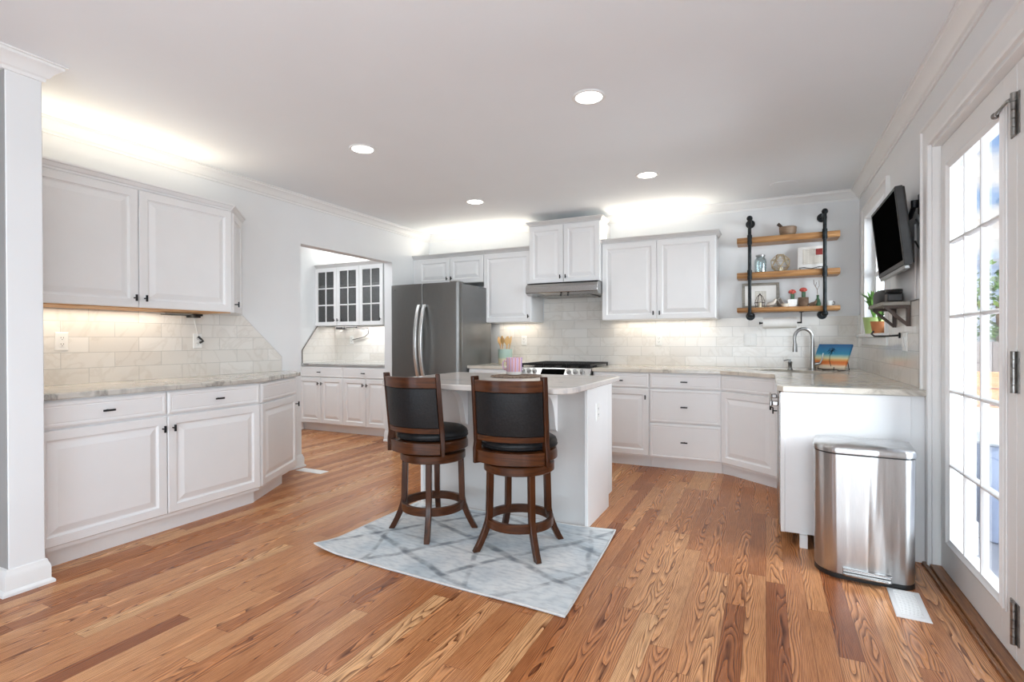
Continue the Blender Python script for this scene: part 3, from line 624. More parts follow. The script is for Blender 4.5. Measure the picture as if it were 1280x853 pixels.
# pantry
YP = 5.16
c = thing('pantry_base_cabinet', 'white base cabinet with two drawers and four doors in the pantry alcove', 'cabinet', (XPL+.002, YP, 0)); w = 1.50
MB().box(0, w, 0, YPB-YP-.014, .10, .875).build('carcass', 'cab', c); MB().box(0, w, .06, .6, 0, .10).build('toe_kick', 'cab', c)
xs = [0.0, .395, .775, 1.16, 1.50]
drawer(c, .004, .775-G, .725, .86); drawer(c, .775+G, w, .725, .86)
for i in range(4): cdoor(c, xs[i]+.004, xs[i+1]-.002, .115, .715, 'RT' if i % 2 == 0 else 'LT')
tag(MB().box(XPL+.013, XL-.122, YP-.03, YPB-.013, .877, .905).build('worktop', 'stone_pantry', bevel=.003), 'grey stone worktop in the pantry alcove', 'worktop')
YPU = 5.45
c = thing('glass_wall_cabinet', 'grey white wall cabinet with three glazed doors in the pantry alcove', 'cabinet', (XPL+.002, YPU, 0)); w = 1.20
MB().box(0, w, .01, YPB-YPU-.014, 1.415, 1.43).box(0, w, .01, YPB-YPU-.014, 2.215, 2.23).box(0, .016, .001, YPB-YPU-.014, 1.43, 2.215).box(w-.016, w, .001, YPB-YPU-.014, 1.43, 2.215).box(.016, w-.016, YPB-YPU-.03, YPB-YPU-.014, 1.43, 2.215).build('carcass', 'cab_in', c)
MB().box(.016, w-.016, .02, YPB-YPU-.03, 1.70, 1.712).box(.016, w-.016, .02, YPB-YPU-.03, 1.965, 1.977).build('shelf', 'cab', c)
for i, k in enumerate((('R', 'B', 1.49), ('L', 'B', 1.49), ('R', 'B', 1.49))): cdoor(c, i*.4+G, i*.4+.4-G, 1.415, 2.212, k, glass=True)
crown_cab(c, [(-.0, 0), (w, 0), (w, .3)], 2.215)

# ------------------------------------------------------------------ island
IX0, IX1, IY0, IY1 = -2.31, -1.02, 3.21, 3.79
c = thing('kitchen_island', 'white kitchen island with stone top behind the two stools', 'island', ((IX0+IX1)/2, (IY0+IY1)/2, 0))
ox, oy = (IX0+IX1)/2, (IY0+IY1)/2
T = Matrix.Translation((-ox, -oy, 0))
MB().box(IX0+.02, IX1-.022, IY0+.012, IY1-.02, .0, .899).xform(T).build('carcass', 'shade_grey', c)  # white island front greyed, its shade put into the colour
MB().box(IX1-.022, IX1, IY0, IY1-.09, .0, .899).box(IX1-.022, IX1, IY1-.09, IY1, .09, .899).xform(T).build('side_panel', 'cab', c, bevel=.002)
MB().box(IX0, IX0+.02, IY0-.004, IY1, .0, .899).xform(T).build('side_panel', 'cab', c, bevel=.002)
top = rrect(-2.36, -.965, 2.70, 3.82, [.22, .13, .02, .02], 8)
MB().prism(top, .900, .935).xform(T).build('countertop', 'stone_island', c, bevel=.006)
# corbels
def corbel(x):
    pts = [(IY0+.012, .895)]; pts += [(IY0+.012-.28, .895), (IY0+.012-.28, .865)]
    for k in range(1, 8): a = k/8*pi/2; pts.append((IY0+.012-.28+.06+.17*sin(a)*1.0, .865-.19*(1-cos(a))))
    pts += [(IY0-.02, .62), (IY0+.012, .60)]
    return MB().loft([[(x-.022, y, z) for y, z in pts], [(x+.022, y, z) for y, z in pts]]).xform(T)
for x in (-1.93, -1.25): corbel(x).build('corbel', 'cab', c, bevel=.003)
def outlet(parent_mat, name, label, cat, M4, kind='outlet', group=None):
    o = thing(name, label, cat, (0, 0, 0), 0, group); o.matrix_world = M4
    n = 2 if kind == 'double_switch' else 1
    wd = .07 if n == 1 else .115
    MB().loft([[(-wd/2+i, y, -.0575+i), (wd/2-i, y, -.0575+i), (wd/2-i, y, .0575-i), (-wd/2+i, y, .0575-i)] for i, y in ((0, 0), (0, -.003), (.004, -.006))]).build('plate', 'plastic_w', o)
    for k in range(n):
        cx = 0 if n == 1 else (-.023+.046*k)
        if kind == 'outlet':
            for zc in (.02, -.02):
                MB().prism(rrect(cx-.017, cx+.017, -.014, .014, .008, 4), 0, .002).xform(Matrix.Translation((0, -.006, zc)) @ Matrix.Rotation(R_(90), 4, 'X')).build('socket', 'plastic_w', o)
                MB().box(cx-.008, cx-.0055, -.0092, -.0078, zc-.001, zc+.007).box(cx+.0055, cx+.008, -.0092, -.0078, zc-.001, zc+.007).cyl((cx, -.0078, zc-.008), (cx, -.0092, zc-.008), .0025, seg=8).build('slots', 'black_plastic', o)
        else:
            MB().box(cx-.016, cx+.016, -.010, -.006, -.033, .033).build('rocker', 'plastic_w', o, bevel=.0015)
    return o
def mrot(loc, rz): return Matrix.Translation(loc) @ Matrix.Rotation(rz, 4, 'Z')
FX = XL+.0125
outlet(None, 'power_outlet', 'white outlet on the tiles nearest the wall end', 'outlet', mrot((FX, 1.735, 1.205), HR))
outlet(None, 'power_outlet', 'white outlet with a plugged in cable under the angled wall cabinet', 'outlet', mrot((FX, 2.61, 1.205), HR))
outlet(None, 'power_outlet', 'white outlet on the tiles behind the utensil crock', 'outlet', mrot((-2.62, YB-.0125, 1.20), 0))
outlet(None, 'power_outlet', 'white outlet on the tiles under the wide wall cabinet', 'outlet', mrot((-1.03, YB-.0125, 1.20), 0))
outlet(None, 'light_switch', 'beige double switch on the tiles left of the tap', 'switch', mrot((-.14, YB-.0125, 1.20), 0), 'double_switch')
outlet(None, 'light_switch', 'white double switch on the tiles below the small bracket shelf', 'switch', mrot((XR-.0125, 3.93, 1.185), -HR), 'double_switch')
outlet(None, 'power_outlet', 'white outlet on the end panel of the kitchen island', 'outlet', mrot((IX1+.0005, 3.42, .72), HR))
outlet(None, 'power_outlet', 'white outlet on the pantry alcove tiles', 'outlet', mrot((-5.36, YPB-.0125, 1.22), 0))

# ------------------------------------------------------------------ recessed ceiling lights
def downlight(x, y, label, first=[None]):
    if first[0] is None:
        o = thing('recessed_light', label, 'ceiling light', (x, y, ZC), 0, 'recessed lights in the kitchen ceiling')
        MB().lathe([(.075, -.0005), (.095, -.0005), (.095, -.004), (.088, -.008), (.075, -.006), (.075, -.001)]).build('trim_ring', 'trim', o)
        MB().lathe([(.0749, -.0005), (.0749, -.005), (.04, -.0065), (.001, -.007)]).build('lens', 'lamp', o)
        first[0] = o
    else:
        o = copy_tree(first[0]); o.location = (x, y, ZC); o['label'] = label
    light('recessed_lamp', 'SPOT', (x, y, ZC-.03), 11, (.93, .97, 1), radius=.07, spot=R_(150), blend=.8, direction=(0, 0, -1))
downlight(-.90, 2.87, 'large bright recessed ceiling light nearest above the island')
downlight(-2.60, 2.925, 'bright recessed ceiling light nearest the left wall cabinets')
downlight(-.888, 4.433, 'bright recessed ceiling light near the ceiling speaker')
downlight(-2.589, 4.524, 'bright recessed ceiling light farthest back near the fridge')
o = thing('ceiling_speaker', 'round flush white ceiling speaker above the open shelves', 'speaker', (.147, 5.248, ZC))
MB().lathe([(.10, -.0005), (.115, -.0005), (.113, -.005), (.10, -.006)]).build('rim', 'ceiling', o); MB().lathe([(.0995, -.0005), (.0995, -.004), (.001, -.005)]).build('grille', 'shade_grey', o)

# cove and under cabinet lamps -------------------------------------------------
WARM = (1, .86, .68); WARM2 = (1, .89, .74)
def striplamp(name, label, x0, x1, y, z, rz_len, up, energy, col=WARM, e2=None):
    """LED bar as an object with a real light on it"""
    t = thing(name, label, 'light strip', ((x0+x1)/2, y, z))
    return t
light('cove_lamp', 'AREA', (XL+.18, 2.0, 2.29), 2.4, WARM, .06, 1.25).rotation_euler = (0, pi+.54, 0)
light('cove_lamp', 'AREA', (-3.15, YB-.18, 2.29), 3.0, WARM2, 1.4, .06, (0, -.7, 1))
light('cove_lamp', 'AREA', (-1.05, YB-.18, 2.29), 2.5, WARM2, 1.0, .06, (0, -.7, 1))
light('undercabinet_lamp', 'AREA', (XL+.12, 1.95, 1.408), 1.9, WARM2, .14, 1.1, (0, 0, -1))
light('undercabinet_lamp', 'AREA', (-2.68, YB-.12, 1.403), 0.8, WARM2, .5, .14, (0, 0, -1))
light('undercabinet_lamp', 'AREA', (-1.0, YB-.12, 1.403), 1.3, WARM2, 1.0, .14, (0, 0, -1))
light('undercabinet_lamp', 'AREA', (-5.1, YPB-.12, 1.408), 4.0, (1, .98, .96), 1.0, .05, (0, 0, -1))
light('pantry_cove_lamp', 'AREA', (-5.1, YPB-.14, 2.28), 4.0, (1, .97, .92), 1.0, .05, (0, 0, 1)).rotation_euler = (pi, 0, 0)
o = thing('cabinet_light_driver', 'black light strip driver with white cable under the left wall cabinet', 'light driver', (XL+.10, 2.50, 1.41))
MB().box(-.03, .03, -.20, .08, -.016, -.0005).build('strip', 'black_plastic', o, bevel=.003)
MB().box(-.02, .05, -.02, .05, -.03, -.016).build('box', 'black_plastic', o, bevel=.004)
MB().tube([(-.05, .03, -.02), (-.085, .08, -.03), (-.083, .10, -.10), (-.078, .11, -.17)], .004, 8).build('cable', 'plastic_w', o)
MB().tube([(-.078, .11, -.17), (-.07, .13, -.19), (-.06, .14, -.205), (-.072, .12, -.22)], .008, 8).build('plug', 'black_plastic', o)
o = thing('cabinet_light_driver', 'black light driver with dangling cable under the glazed pantry cabinet', 'light driver', (-5.30, YPB-.1, 1.41))
MB().box(-.25, -.12, -.03, .02, -.04, -.0005).build('box', 'black_plastic', o, bevel=.004)
MB().box(-.08, .12, -.03, .0, -.02, -.0005).build('strip', 'black_plastic', o, bevel=.004)
MB().tube([(.1, 0, -.02), (.22, .02, -.04), (.27, .05, -.03), (.27, .06, -.1), (.20, .065, -.15), (-.03, .07, -.19)], .006, 8).build('cable', 'black_plastic', o)

# ------------------------------------------------------------------ fridge
FX0, FX1, FY, FZ = -3.845, -2.94, 4.77, 1.83
c = thing('refrigerator', 'dark stainless french door fridge beside the pantry doorway', 'refrigerator', (FX0, FY, 0)); w = FX1-FX0; hw = w/2
MB().box(.004, w-.006, .085, .75, .03, FZ-.012).build('body', 'slate_side', c, bevel=.006)
def fdoor(x0, x1, z0, z1, left):
    r = .03
    po = rrect(x0, x1, 0, .08, [r if left else .008, .008 if left else r, .006, .006], 5)
    # gently bowed front
    po = [(x, y-.014*(1-((x-hw)/hw)**2) if y < .05 else y) for x, y in po]
    return MB().prism(po, z0, z1).build('door', 'slate', c, bevel=.004)
dl = fdoor(.002, hw-.002, .66, FZ, True); dr = fdoor(hw+.002, w-.002, .66, FZ, False)
dz = MB().prism([(x, y-.014*(1-((x-hw)/hw)**2) if y < .05 else y) for x, y in rrect(.002, w-.002, 0, .08, [.03, .03, .006, .006], 5)], .07, .65).build('freezer_drawer', 'slate', c, bevel=.004)
for d_, sx in ((dl, -1), (dr, 1)):
    pts = []
    for k in range(17):
        t = k/16; pts.append((hw+sx*(.035+.030*0), -.026-.085*sin(pi*t)**.75, .74+.86*t))
    loops = []
    for k, p in enumerate(pts):
        loops.append([(p[0]-.017, p[1]-.012, p[2]), (p[0]+.017, p[1]-.012, p[2]), (p[0]+.017, p[1]+.012, p[2]), (p[0]-.017, p[1]+.012, p[2])])
    MB().loft(loops).box(pts[0][0]-.013, pts[0][0]+.013, -.03, -.005, .74, .77).box(pts[0][0]-.013, pts[0][0]+.013, -.03, -.005, 1.57, 1.60).build('handle', 'bright_steel', d_, smooth=50, bevel=.004)
MB().tube([(.1, -.05, .60), (.2, -.06, .60), (w-.2, -.06, .60), (w-.1, -.05, .60)], .013, 10).build('handle', 'chrome', dz)
MB().box(w-.12, w-.02, .02, .14, FZ-.011, FZ+.012).build('hinge_cover', 'hinge', c, bevel=.004)
MB().box(.045, .075, -.0105, -.006, 1.775, 1.785).build('badge', 'chrome', dl)

# ------------------------------------------------------------------ range
c = thing('gas_range', 'stainless gas range with black grates between the back counters', 'range', (XRG0, YF-.06, 0)); w = XRG1-XRG0
MB().box(0, w, .05, .80, .05, .90).build('body', 'steel', c)
MB().box(.0, w, .03, .80, .90, .925).build('cooktop', 'steel', c, bevel=.006)
MB().loft([[(x, .03, .922), (x, -.04, .845), (x, -.04, .80), (x, .05, .80)] for x in (0, w)]).build('control_panel', 'bright_steel', c, bevel=.003)
MB().loft([[(x, .020, .9125), (x, -.031, .8565), (x, -.0325, .858), (x, .0185, .914)] for x in (.265, .515)]).build('display', 'screen', c)
for i, x in enumerate((.065, .13, .195, .56, .63, .70)):
    k = MB().lathe([(.025, 0), (.025, .006), (.021, .009), (.019, .032), (.015, .034), (.001, .034)], seg=18)
    k.box(-.003, .003, -.014, .014, .033, .036)
    k.xform(Matrix.Translation((x, -.006, .8845)) @ Matrix.Rotation(R_(48), 4, 'X')).build('knob', 'chrome', c)
for k in range(3):
    x0 = .02+k*.249; x1 = x0+.242; gm = MB()
    for a in (x0+.006, (x0+x1)/2, x1-.006): gm.box(a-.006, a+.006, .06, .70, .945, .962)
    for yv in [.066+j*.0526 for j in range(13)]:
        gm.box(x0, x1, yv-.005, yv+.005, .945, .964)
    for a in (x0+.006, x1-.006):
        for yv in (.07, .69): gm.box(a-.006, a+.006, yv-.006, yv+.006, .925, .946)
    gm.build('grate', 'black', c)
for x, y in ((.15, .2), (.15, .55), (.39, .38), (.63, .2), (.63, .55)): MB().lathe([(.05, .925), (.05, .935), (.035, .937), (.035, .943), (.001, .944)], (x, y, 0)).build('burner', 'black', c)
MB().box(.02, w-.02, -.012, .05, .20, .785).build('oven_door', 'steel', c, bevel=.008)
MB().box(.08, w-.08, -.014, -.011, .32, .62).build('window', 'screen', c)
MB().tube([(.06, -.055, .74), (w-.06, -.055, .74)], .012, 12).cyl((.09, -.055, .74), (.09, -.01, .74), .008).cyl((w-.09, -.055, .74), (w-.09, -.01, .74), .008).build('handle', 'chrome', c)
MB().box(.02, w-.02, -.008, .05, .06, .19).build('drawer', 'steel', c, bevel=.005)
# ------------------------------------------------------------------ hood
c = thing('range_hood', 'slim stainless under cabinet hood above the gas range', 'range hood', (-2.37, 5.24, 0)); w = .812
pf = [(.0, 1.715), (-.002, 1.775), (.02, 1.808), (.05, 1.818), (.505, 1.818), (.505, 1.70), (.06, 1.69)]
MB().loft([[(x, y, z) for y, z in pf] for x in (0, w)]).build('shell', 'steel', c, bevel=.006)
MB().box(.004, w-.004, .04, .30, 1.819, 1.824).build('top_gap', 'black', c)
for x in (.40, .48): MB().cyl((x, .035, 1.694), (x, .03, 1.676), .013, .009, 12).build('switch', 'black_plastic', c)
MB().box(.10, w-.10, .09, .45, 1.683, 1.6895).build('filter', 'hinge', c)

# ------------------------------------------------------------------ stools
def stool(name, label, loc, leg_ang, back_ang):
    o = thing(name, label, 'bar stool', (*loc, 0.012), 0, 'swivel stools at the island')
    for k in range(4):
        a = leg_ang+k*pi/2; loops = []
        for t in [i/12 for i in range(13)]:
            z = .478*(1-t); r = .176+.012*t+.076*max(0, (t-.58)/.42)**1.5
            hw = .018-.001*t; hd = .018+.001*t
            ct = Vector((cos(a)*r, sin(a)*r, z)); tn = Vector((-sin(a), cos(a), 0)); rd = Vector((cos(a), sin(a), 0))
            loops.append([tuple(ct+tn*hw*p+rd*hd*q) for p, q in ((-1, -1), (1, -1), (1, 1), (-1, 1))])
        MB().loft(loops).build('leg', 'walnut', o, smooth=50, bevel=.004)
    MB().sweep([(.186*cos(2*pi*k/40), .186*sin(2*pi*k/40)) for k in range(40)], [(-.012, .132), (.012, .132), (.012, .182), (-.012, .182)], True).build('foot_ring', 'walnut_h', o, smooth=40, bevel=.003)
    MB().lathe([(.001, .445), (.195, .445), (.205, .452), (.205, .492), (.198, .498), (.001, .498)], seg=48).build('base_ring', 'walnut_h', o)
    MB().lathe([(.001, .499), (.10, .499), (.10, .514), (.001, .514)], seg=32).build('swivel_plate', 'black', o)
    MB().lathe([(.001, .515), (.212, .515), (.222, .523), (.222, .555), (.216, .575), (.20, .582), (.001, .582)], seg=48).build('seat_frame', 'walnut_h', o)
    cush = MB().lathe([(.001, .583), (.205, .583), (.219, .595), (.222, .612), (.214, .63), (.19, .645), (.13, .656), (.06, .66), (.001, .661)], seg=48)
    cs = cush.build('cushion', 'leather', o, smooth=60)
    MB().tube([(.2195*cos(2*pi*k/48), .2195*sin(2*pi*k/48), .597) for k in range(48)], .005, 8, True).build('piping', 'leather', cs)
    # back: arc, local +u is backwards
    RA, HA, D0 = .285, R_(43), .240
    def ap(th, z, dr=0.0):
        lean = .05*max(0, (z-.60)/.4); q = (RA+dr)
        u = q*cos(th)-RA+D0+lean; v = q*sin(th)
        return (u*cos(back_ang)-v*sin(back_ang), u*sin(back_ang)+v*cos(back_ang), z)
    def slab(z0f, z1f, t0, t1, a0, a1, name, m, n=18, bev=.003, parent=o, puff=0):
        lp = []
        for i in range(n+1):
            th = a0+(a1-a0)*i/n; pu = puff*sin(pi*i/n)**.5 if puff else 0
            z0 = z0f(th) if callable(z0f) else z0f; z1 = z1f(th) if callable(z1f) else z1f
            zm = (z0+z1)/2
            lp.append([ap(th, z0, t0), ap(th, z0, t1), ap(th, zm, t1+pu), ap(th, z1, t1), ap(th, z1, t0), ap(th, zm, t0-pu)])
        return MB().loft(lp).build(name, m, parent, smooth=40, bevel=bev)
    PA = .046   # post half angle
    for sg in (-1, 1):
        lp = []
        for i in range(13):
            z = .505+.49*i/12
            hwid = PA*(.75+.25*min(1, (z-.5)/.12))
            th = sg*(HA)
            dd_ = .008 if z < .60 else 0
            lp.append([ap(th-hwid, z, -.020), ap(th+hwid, z, -.020), ap(th+hwid, z, .020+dd_), ap(th-hwid, z, .020+dd_)])
        MB().loft(lp).build('back_post', 'walnut', o, smooth=50, bevel=.004)
    i0 = HA-PA
    slab(.912, lambda th: .975, -.012, .014, -i0, i0, 'top_rail', 'walnut_h')
    slab(.672, .911, -.010, .012, -i0, i0, 'back_pad', 'leather', puff=.008, bev=.005)
    slab(.640, .671, -.010, .012, -i0, i0, 'lower_rail', 'walnut_h')
    slab(.515, .583, -.018, .014, -i0, i0, 'seat_back_rail', 'walnut_h')
    return o
stool('bar_stool', 'walnut swivel stool with black leather back, farther from the white end panel', (-1.905, 2.78), R_(26), R_(-93))
stool('bar_stool', 'walnut swivel stool with black leather back, nearer the island end panel', (-1.29, 2.755), R_(47), R_(-80))

# ------------------------------------------------------------------ rug
def rug():
    c0 = [(-2.335, 2.212), (-.781, 2.126), (-.842, 3.203), (-2.318, 3.20)]
    n, m = 40, 28; cx, cy = -1.55, 2.66
    mb = MB(); top = []
    def pos(u, v):
        a = Vector(c0[0]).lerp(Vector(c0[1]), u); b = Vector(c0[3]).lerp(Vector(c0[2]), u); p = a.lerp(b, v)
        d1 = math.hypot(u*1.55, v*1.0); d2 = math.hypot((1-u)*1.55, (1-v)*1.0)
        z = .010+.030*max(0, 1-d1/.22)**1.6+.012*max(0, 1-d2/.3)**1.5
        z += .004*max(0, sin(u*9))*max(0, 1-v*8)
        return (p.x-cx, p.y-cy, z)
    for th in (0, .008):
        for j in range(m+1):
            for i in range(n+1):
                x, y, z = pos(i/n, j/m); top.append((x, y, z-.0085+th))
    K = (n+1)*(m+1); fs = []
    for j in range(m):
        for i in range(n):
            a = j*(n+1)+i; fs.append((a+K, a+1+K, a+n+2+K, a+n+1+K)); fs.append((a, a+n+1, a+n+2, a+1))
    rim = [i for i in range(n+1)]+[j*(n+1)+n for j in range(1, m+1)]+[m*(n+1)+i for i in range(n-1, -1, -1)]+[j*(n+1) for j in range(m-1, 0, -1)]
    for k in range(len(rim)): a, b = rim[k], rim[(k+1) % len(rim)]; fs.append((a, b, b+K, a+K))
    mb.add(top, fs)
    o = mb.build('area_rug', 'rug'); o.location = (cx, cy, 0)
    pts = [top[i+K] for i in rim]
    MB().tube(pts, .006, 6, True, flat=.7).build('binding', 'rug_edge', o)
    tag(o, 'grey abstract rug with curled corner under the bar stools', 'rug')
rug()

# ------------------------------------------------------------------ step bin
c = thing('step_bin', 'brushed stainless step bin standing against the white end panel', 'bin', (.445, 3.22, 0), R_(-6))
def binloop(s, z, off=0.0):
    # local: front -y
    pts = rrect(-.215, .215, -.13, .155, [.11, .05, .03, .03], 8)
    out = []
    for x, y in pts:
        if y < 0: y -= .032*(1-(x/.215)**2)
        out.append((x*s, y*s, z))
    return out
MB().loft([binloop(.985, .0), binloop(.985, .022)]).build('base', 'black_plastic', c)
MB().loft([binloop(.975, .023), binloop(.985, .028), binloop(.99, .30), binloop(1.0, .622)]).build('body', 'can_steel', c, smooth=40)
MB().loft([binloop(.99, .6225), binloop(.99, .6295)]).build('seal', 'black_plastic', c)
MB().loft([binloop(1.015, .630), binloop(1.02, .636), binloop(1.015, .652), binloop(.98, .664), binloop(.80, .672), binloop(.4, .675)]).build('lid', 'can_steel', c, smooth=50)
MB().loft([[(x, y, z) for x, y in ((-.085, -.15), (.115, -.15), (.115, -.197+.01), (.10, -.20), (-.07, -.20), (-.085, -.19))] for z in (.035, .045)]).box(-.085, .115, -.17, -.145, .045, .062).build('pedal', 'steel', c, bevel=.003)

# ------------------------------------------------------------------ floor registers
def register(label, x0, x1, y0, y1, m='trim', rz=0.0, plate=.0034):
    cx, cy = (x0+x1)/2, (y0+y1)/2; a, b = (x1-x0)/2, (y1-y0)/2
    o = thing('floor_vent', label, 'floor vent', (cx, cy, 0), rz)
    MB().loft([[(x, y, z) for x, y in ((-a+i, -b+i), (a-i, -b+i), (a-i, b-i), (-a+i, b-i))] for i, z in ((0, .0005), (0, .003), (.006, .006), (.022, .006), (.024, .004))]).build('frame', m, o)
    mb = MB(); n = 16
    L_ = 2*b-.05
    for k in range(n): yy = -b+.026+L_*k/(n-1); mb.box(-a+.022, a-.022, yy-.003, yy+.003, .004, .0055)
    mb.box(-a+.02, a-.02, -b+.02, b-.02, .0005, plate).build('grille', m, o)
register('white floor vent in front of the steel bin', .515, .64, 2.755, 3.055, rz=R_(-3))
register('flat white floor vent by the pantry doorway', -3.93, -3.62, 3.50, 3.60, plate=.0056)

# ------------------------------------------------------------------ tap and pump
o = thing('kitchen_tap', 'tall brushed nickel gooseneck tap at the corner sink', 'tap', (.370, 5.31, CT))
MB().lathe([(.030, 0), (.030, .008), (.024, .014), (.021, .07), (.019, .09), (.001, .09)]).build('base', 'chrome', o)
dn = Vector((-.55, -.83, 0)).normalized(); dn = Vector((-.93, -.30, 0)).normalized()
pts = [(0, 0, .07), (0, 0, .16), (0, 0, .28)]
for k in range(1, 13): a = k/12*pi*1.05; q = .075; pts.append((dn.x*q*(1-cos(a)), dn.y*q*(1-cos(a)), .28+q*sin(a)*1.15))
p = Vector(pts[-1]); pts.append(tuple(p+Vector((-.004*dn.x, -.004*dn.y, -.03))))
MB().tube(pts, [.019, .017, .0145]+[.0135]*12+[.0135], 14).build('spout', 'chrome', o)
p = Vector(pts[-1]); MB().cyl(tuple(p), tuple(p+Vector((-.0, 0, -.075))), .0165, .020, 16).build('spray_head', 'chrome', o)
MB().cyl((0.015, 0, .055), (.055, -.005, .062), .013, .012, 14).tube([(.055, -.005, .062), (.075, 0, .10), (.082, .004, .15)], [.009, .006, .006], 10).build('lever', 'chrome', o)
o = thing('soap_dispenser', 'short nickel soap pump beside the tap', 'soap dispenser', (.195, 5.30, CT))
MB().lathe([(.022, 0), (.022, .01), (.015, .016), (.015, .055), (.018, .06), (.018, .075), (.008, .078), (.008, .095), (.001, .096)], seg=20).tube([(0, 0, .088), (-.02, -.008, .09), (-.05, -.02, .082)], .006, 8).build('pump', 'chrome', o)

# ------------------------------------------------------------------ painting on easel
def painting_mat():
    m = mat('sunset_painting', (1, 1, 1), .35); nt, b = P(m)
    t = N(nt, 'ShaderNodeTexCoord'); s = N(nt, 'ShaderNodeSeparateXYZ'); nt.links.new(t.outputs['Object'], s.inputs[0])
    n = N(nt, 'ShaderNodeTexNoise'); n.inputs['Scale'].default_value = 18; nt.links.new(t.outputs['Object'], n.inputs['Vector'])
    a = N(nt, 'ShaderNodeMath', operation='MULTIPLY_ADD'); a.inputs[1].default_value = .012; nt.links.new(n.outputs[0], a.inputs[0]); nt.links.new(s.outputs[2], a.inputs[2])
    d = N(nt, 'ShaderNodeMath', operation='DIVIDE'); d.inputs[1].default_value = .23; nt.links.new(a.outputs[0], d.inputs[0])
    r = ramp(nt, [(0.0, (.62, .52, .42)), (.13, (.85, .70, .50)), (.22, (.85, .25, .05)), (.31, (.80, .18, .03)), (.37, (.85, .45, .12)), (.46, (.80, .72, .42)), (.56, (.30, .55, .52)), (.64, (.02, .28, .46)), (.82, (.01, .20, .42)), (1.0, (.005, .11, .28))], d.outputs[0])
    nt.links.new(r.outputs[0], b.inputs['Base Color']); return m
M['painting'] = painting_mat()
o = thing('easel', 'small black wire easel on the worktop corner holding a painting', 'easel', (.50, 5.29, CT), R_(-40))
for sx in (-.07, .07):
    MB().tube([(sx, -.05, .035), (sx, -.055, .010), (sx, .004, .012), (sx, .098, .20)], .0035, 8).tube([(sx, -.005, .012), (sx, .005, .0035), (sx, .15, .0035), (sx, .098, .20)], .0035, 8).build('wire_leg', 'black', o)
MB().tube([(-.07, .004, .012), (.07, .004, .012)], .0035, 8).build('crossbar', 'black', o)
cv = thing('painting', 'sunset painting in teal and orange with a palm silhouette on an easel', 'painting', (.482, 5.269, CT+.0165), R_(-40))
cv.rotation_euler = (R_(-27), 0, R_(-40))
MB().box(-.15, .15, -.009, .009, 0, .235).build('canvas', 'painting', cv, bevel=.002)
pm = MB().tube([(.03, -.0105, .02), (.0, -.0105, .07), (-.012, -.0105, .12), (-.008, -.0105, .165)], .0032, 6, flat=.5)
for k in range(8):
    a = k/8*2*pi+.2; L_ = .045
    pm.tube([(-.008, -.0105, .165), (-.008+cos(a)*L_*.55, -.0105, .165+sin(a)*L_*.5+.012), (-.008+cos(a)*L_, -.0105, .165+sin(a)*L_*.6-.006)], [.003, .0034, .0008], 6, flat=.5)
pm.build('palm_silhouette', 'black', cv)

# ------------------------------------------------------------------ pipe shelves
o = thing('pipe_shelf_unit', 'three tier wood shelf unit on black pipe brackets', 'shelf', (0, YB, 0))
SY0, SY1 = -.245, -.035
for z0, z1 in ((2.125, 2.180), (1.790, 1.845), (1.465, 1.508)):
    pf = [(SY0, z0), (SY0-.012, z0+.02), (SY0-.006, z1), (SY1, z1), (SY1, z0)]
    MB().loft([[(x+(.012*(k % 2)), y, z) for y, z in pf] for k, x in enumerate((-.250, .590))]).build('shelf_board', 'shelf_wood', o, bevel=.004)
yp_ = SY0-.032
for x in (-.137, .480):
    mb = MB().cyl((x, yp_, 1.43), (x, yp_, 2.365), .0155, seg=16)
    for zc in (2.152, 1.818): mb.cyl((x, yp_, zc-.045), (x, yp_, zc-.012), .021, seg=16).cyl((x, yp_, zc+.012), (x, yp_, zc+.045), .021, seg=16).cyl((x, yp_, zc-.03), (x, yp_, zc+.03), .019, seg=14)
    for zc in (2.355, 1.437):
        mb.ball((x, yp_, zc), .027, 14).tube([(x, yp_, zc), (x, -.03, zc-.002)], .0155, 14)
    mb.build('pipe_bracket', 'pipe', o, smooth=40)
    for zc in (2.353, 1.435): MB().cyl((x, -.014, zc), (x, -.030, zc), .022, seg=16).cyl((x, -.0005-.0125*(zc < 1.5), zc), (x, -.014, zc), .042, seg=20).build('wall_flange', 'pipe', o)
def sh(x, z, y=YB-.14): return (x, y, z)
ZT, ZM, ZL = 2.1805, 1.8455, 1.5085
o = thing('mortar_and_pestle', 'brown wooden mortar with pestle on the top shelf', 'mortar', sh(.19, ZT))
MB().lathe([(.045, 0), (.06, .006), (.072, .04), (.075, .085), (.068, .088), (.062, .05), (.05, .015), (.001, .012)]).build('bowl', 'bowl_wood', o)
MB().tube([(.01, 0, .03), (-.045, .0, .085), (-.085, 0, .125)], [.016, .012, .016], 12).build('pestle', 'dark_wood', o)
o = thing('glass_jar', 'clear bluish glass jar on the middle shelf', 'jar', sh(-.045, ZM))
MB().lathe([(.045, .001), (.052, .008), (.054, .11), (.048, .135), (.036, .15), (.036, .172), (.034, .172), (.033, .15), (.045, .13), (.050, .11), (.049, .012), (.001, .006)]).build('glass_body', 'jar_glass', o)
MB().lathe([(.038, .158), (.041, .160), (.041, .172), (.038, .174)]).build('neck_ring', 'chrome', o)
M['brass'] = noisy('pale_gold_wire', (.62, .52, .33), (.72, .62, .42), nscale=20, rough=.3, metal=.8)
o = thing('wire_terrarium', 'gold wire geometric candle holder on the middle shelf', 'candle holder', sh(.125, ZM))
vs = []
for j, (z, r, ph) in enumerate(((.004, .035, 0), (.05, .085, .5), (.115, .08, 0), (.165, .03, .5))):
    for k in range(6): a = (k+ph)*pi/3; vs.append(Vector((r*cos(a), r*sin(a), z)))
mb = MB()
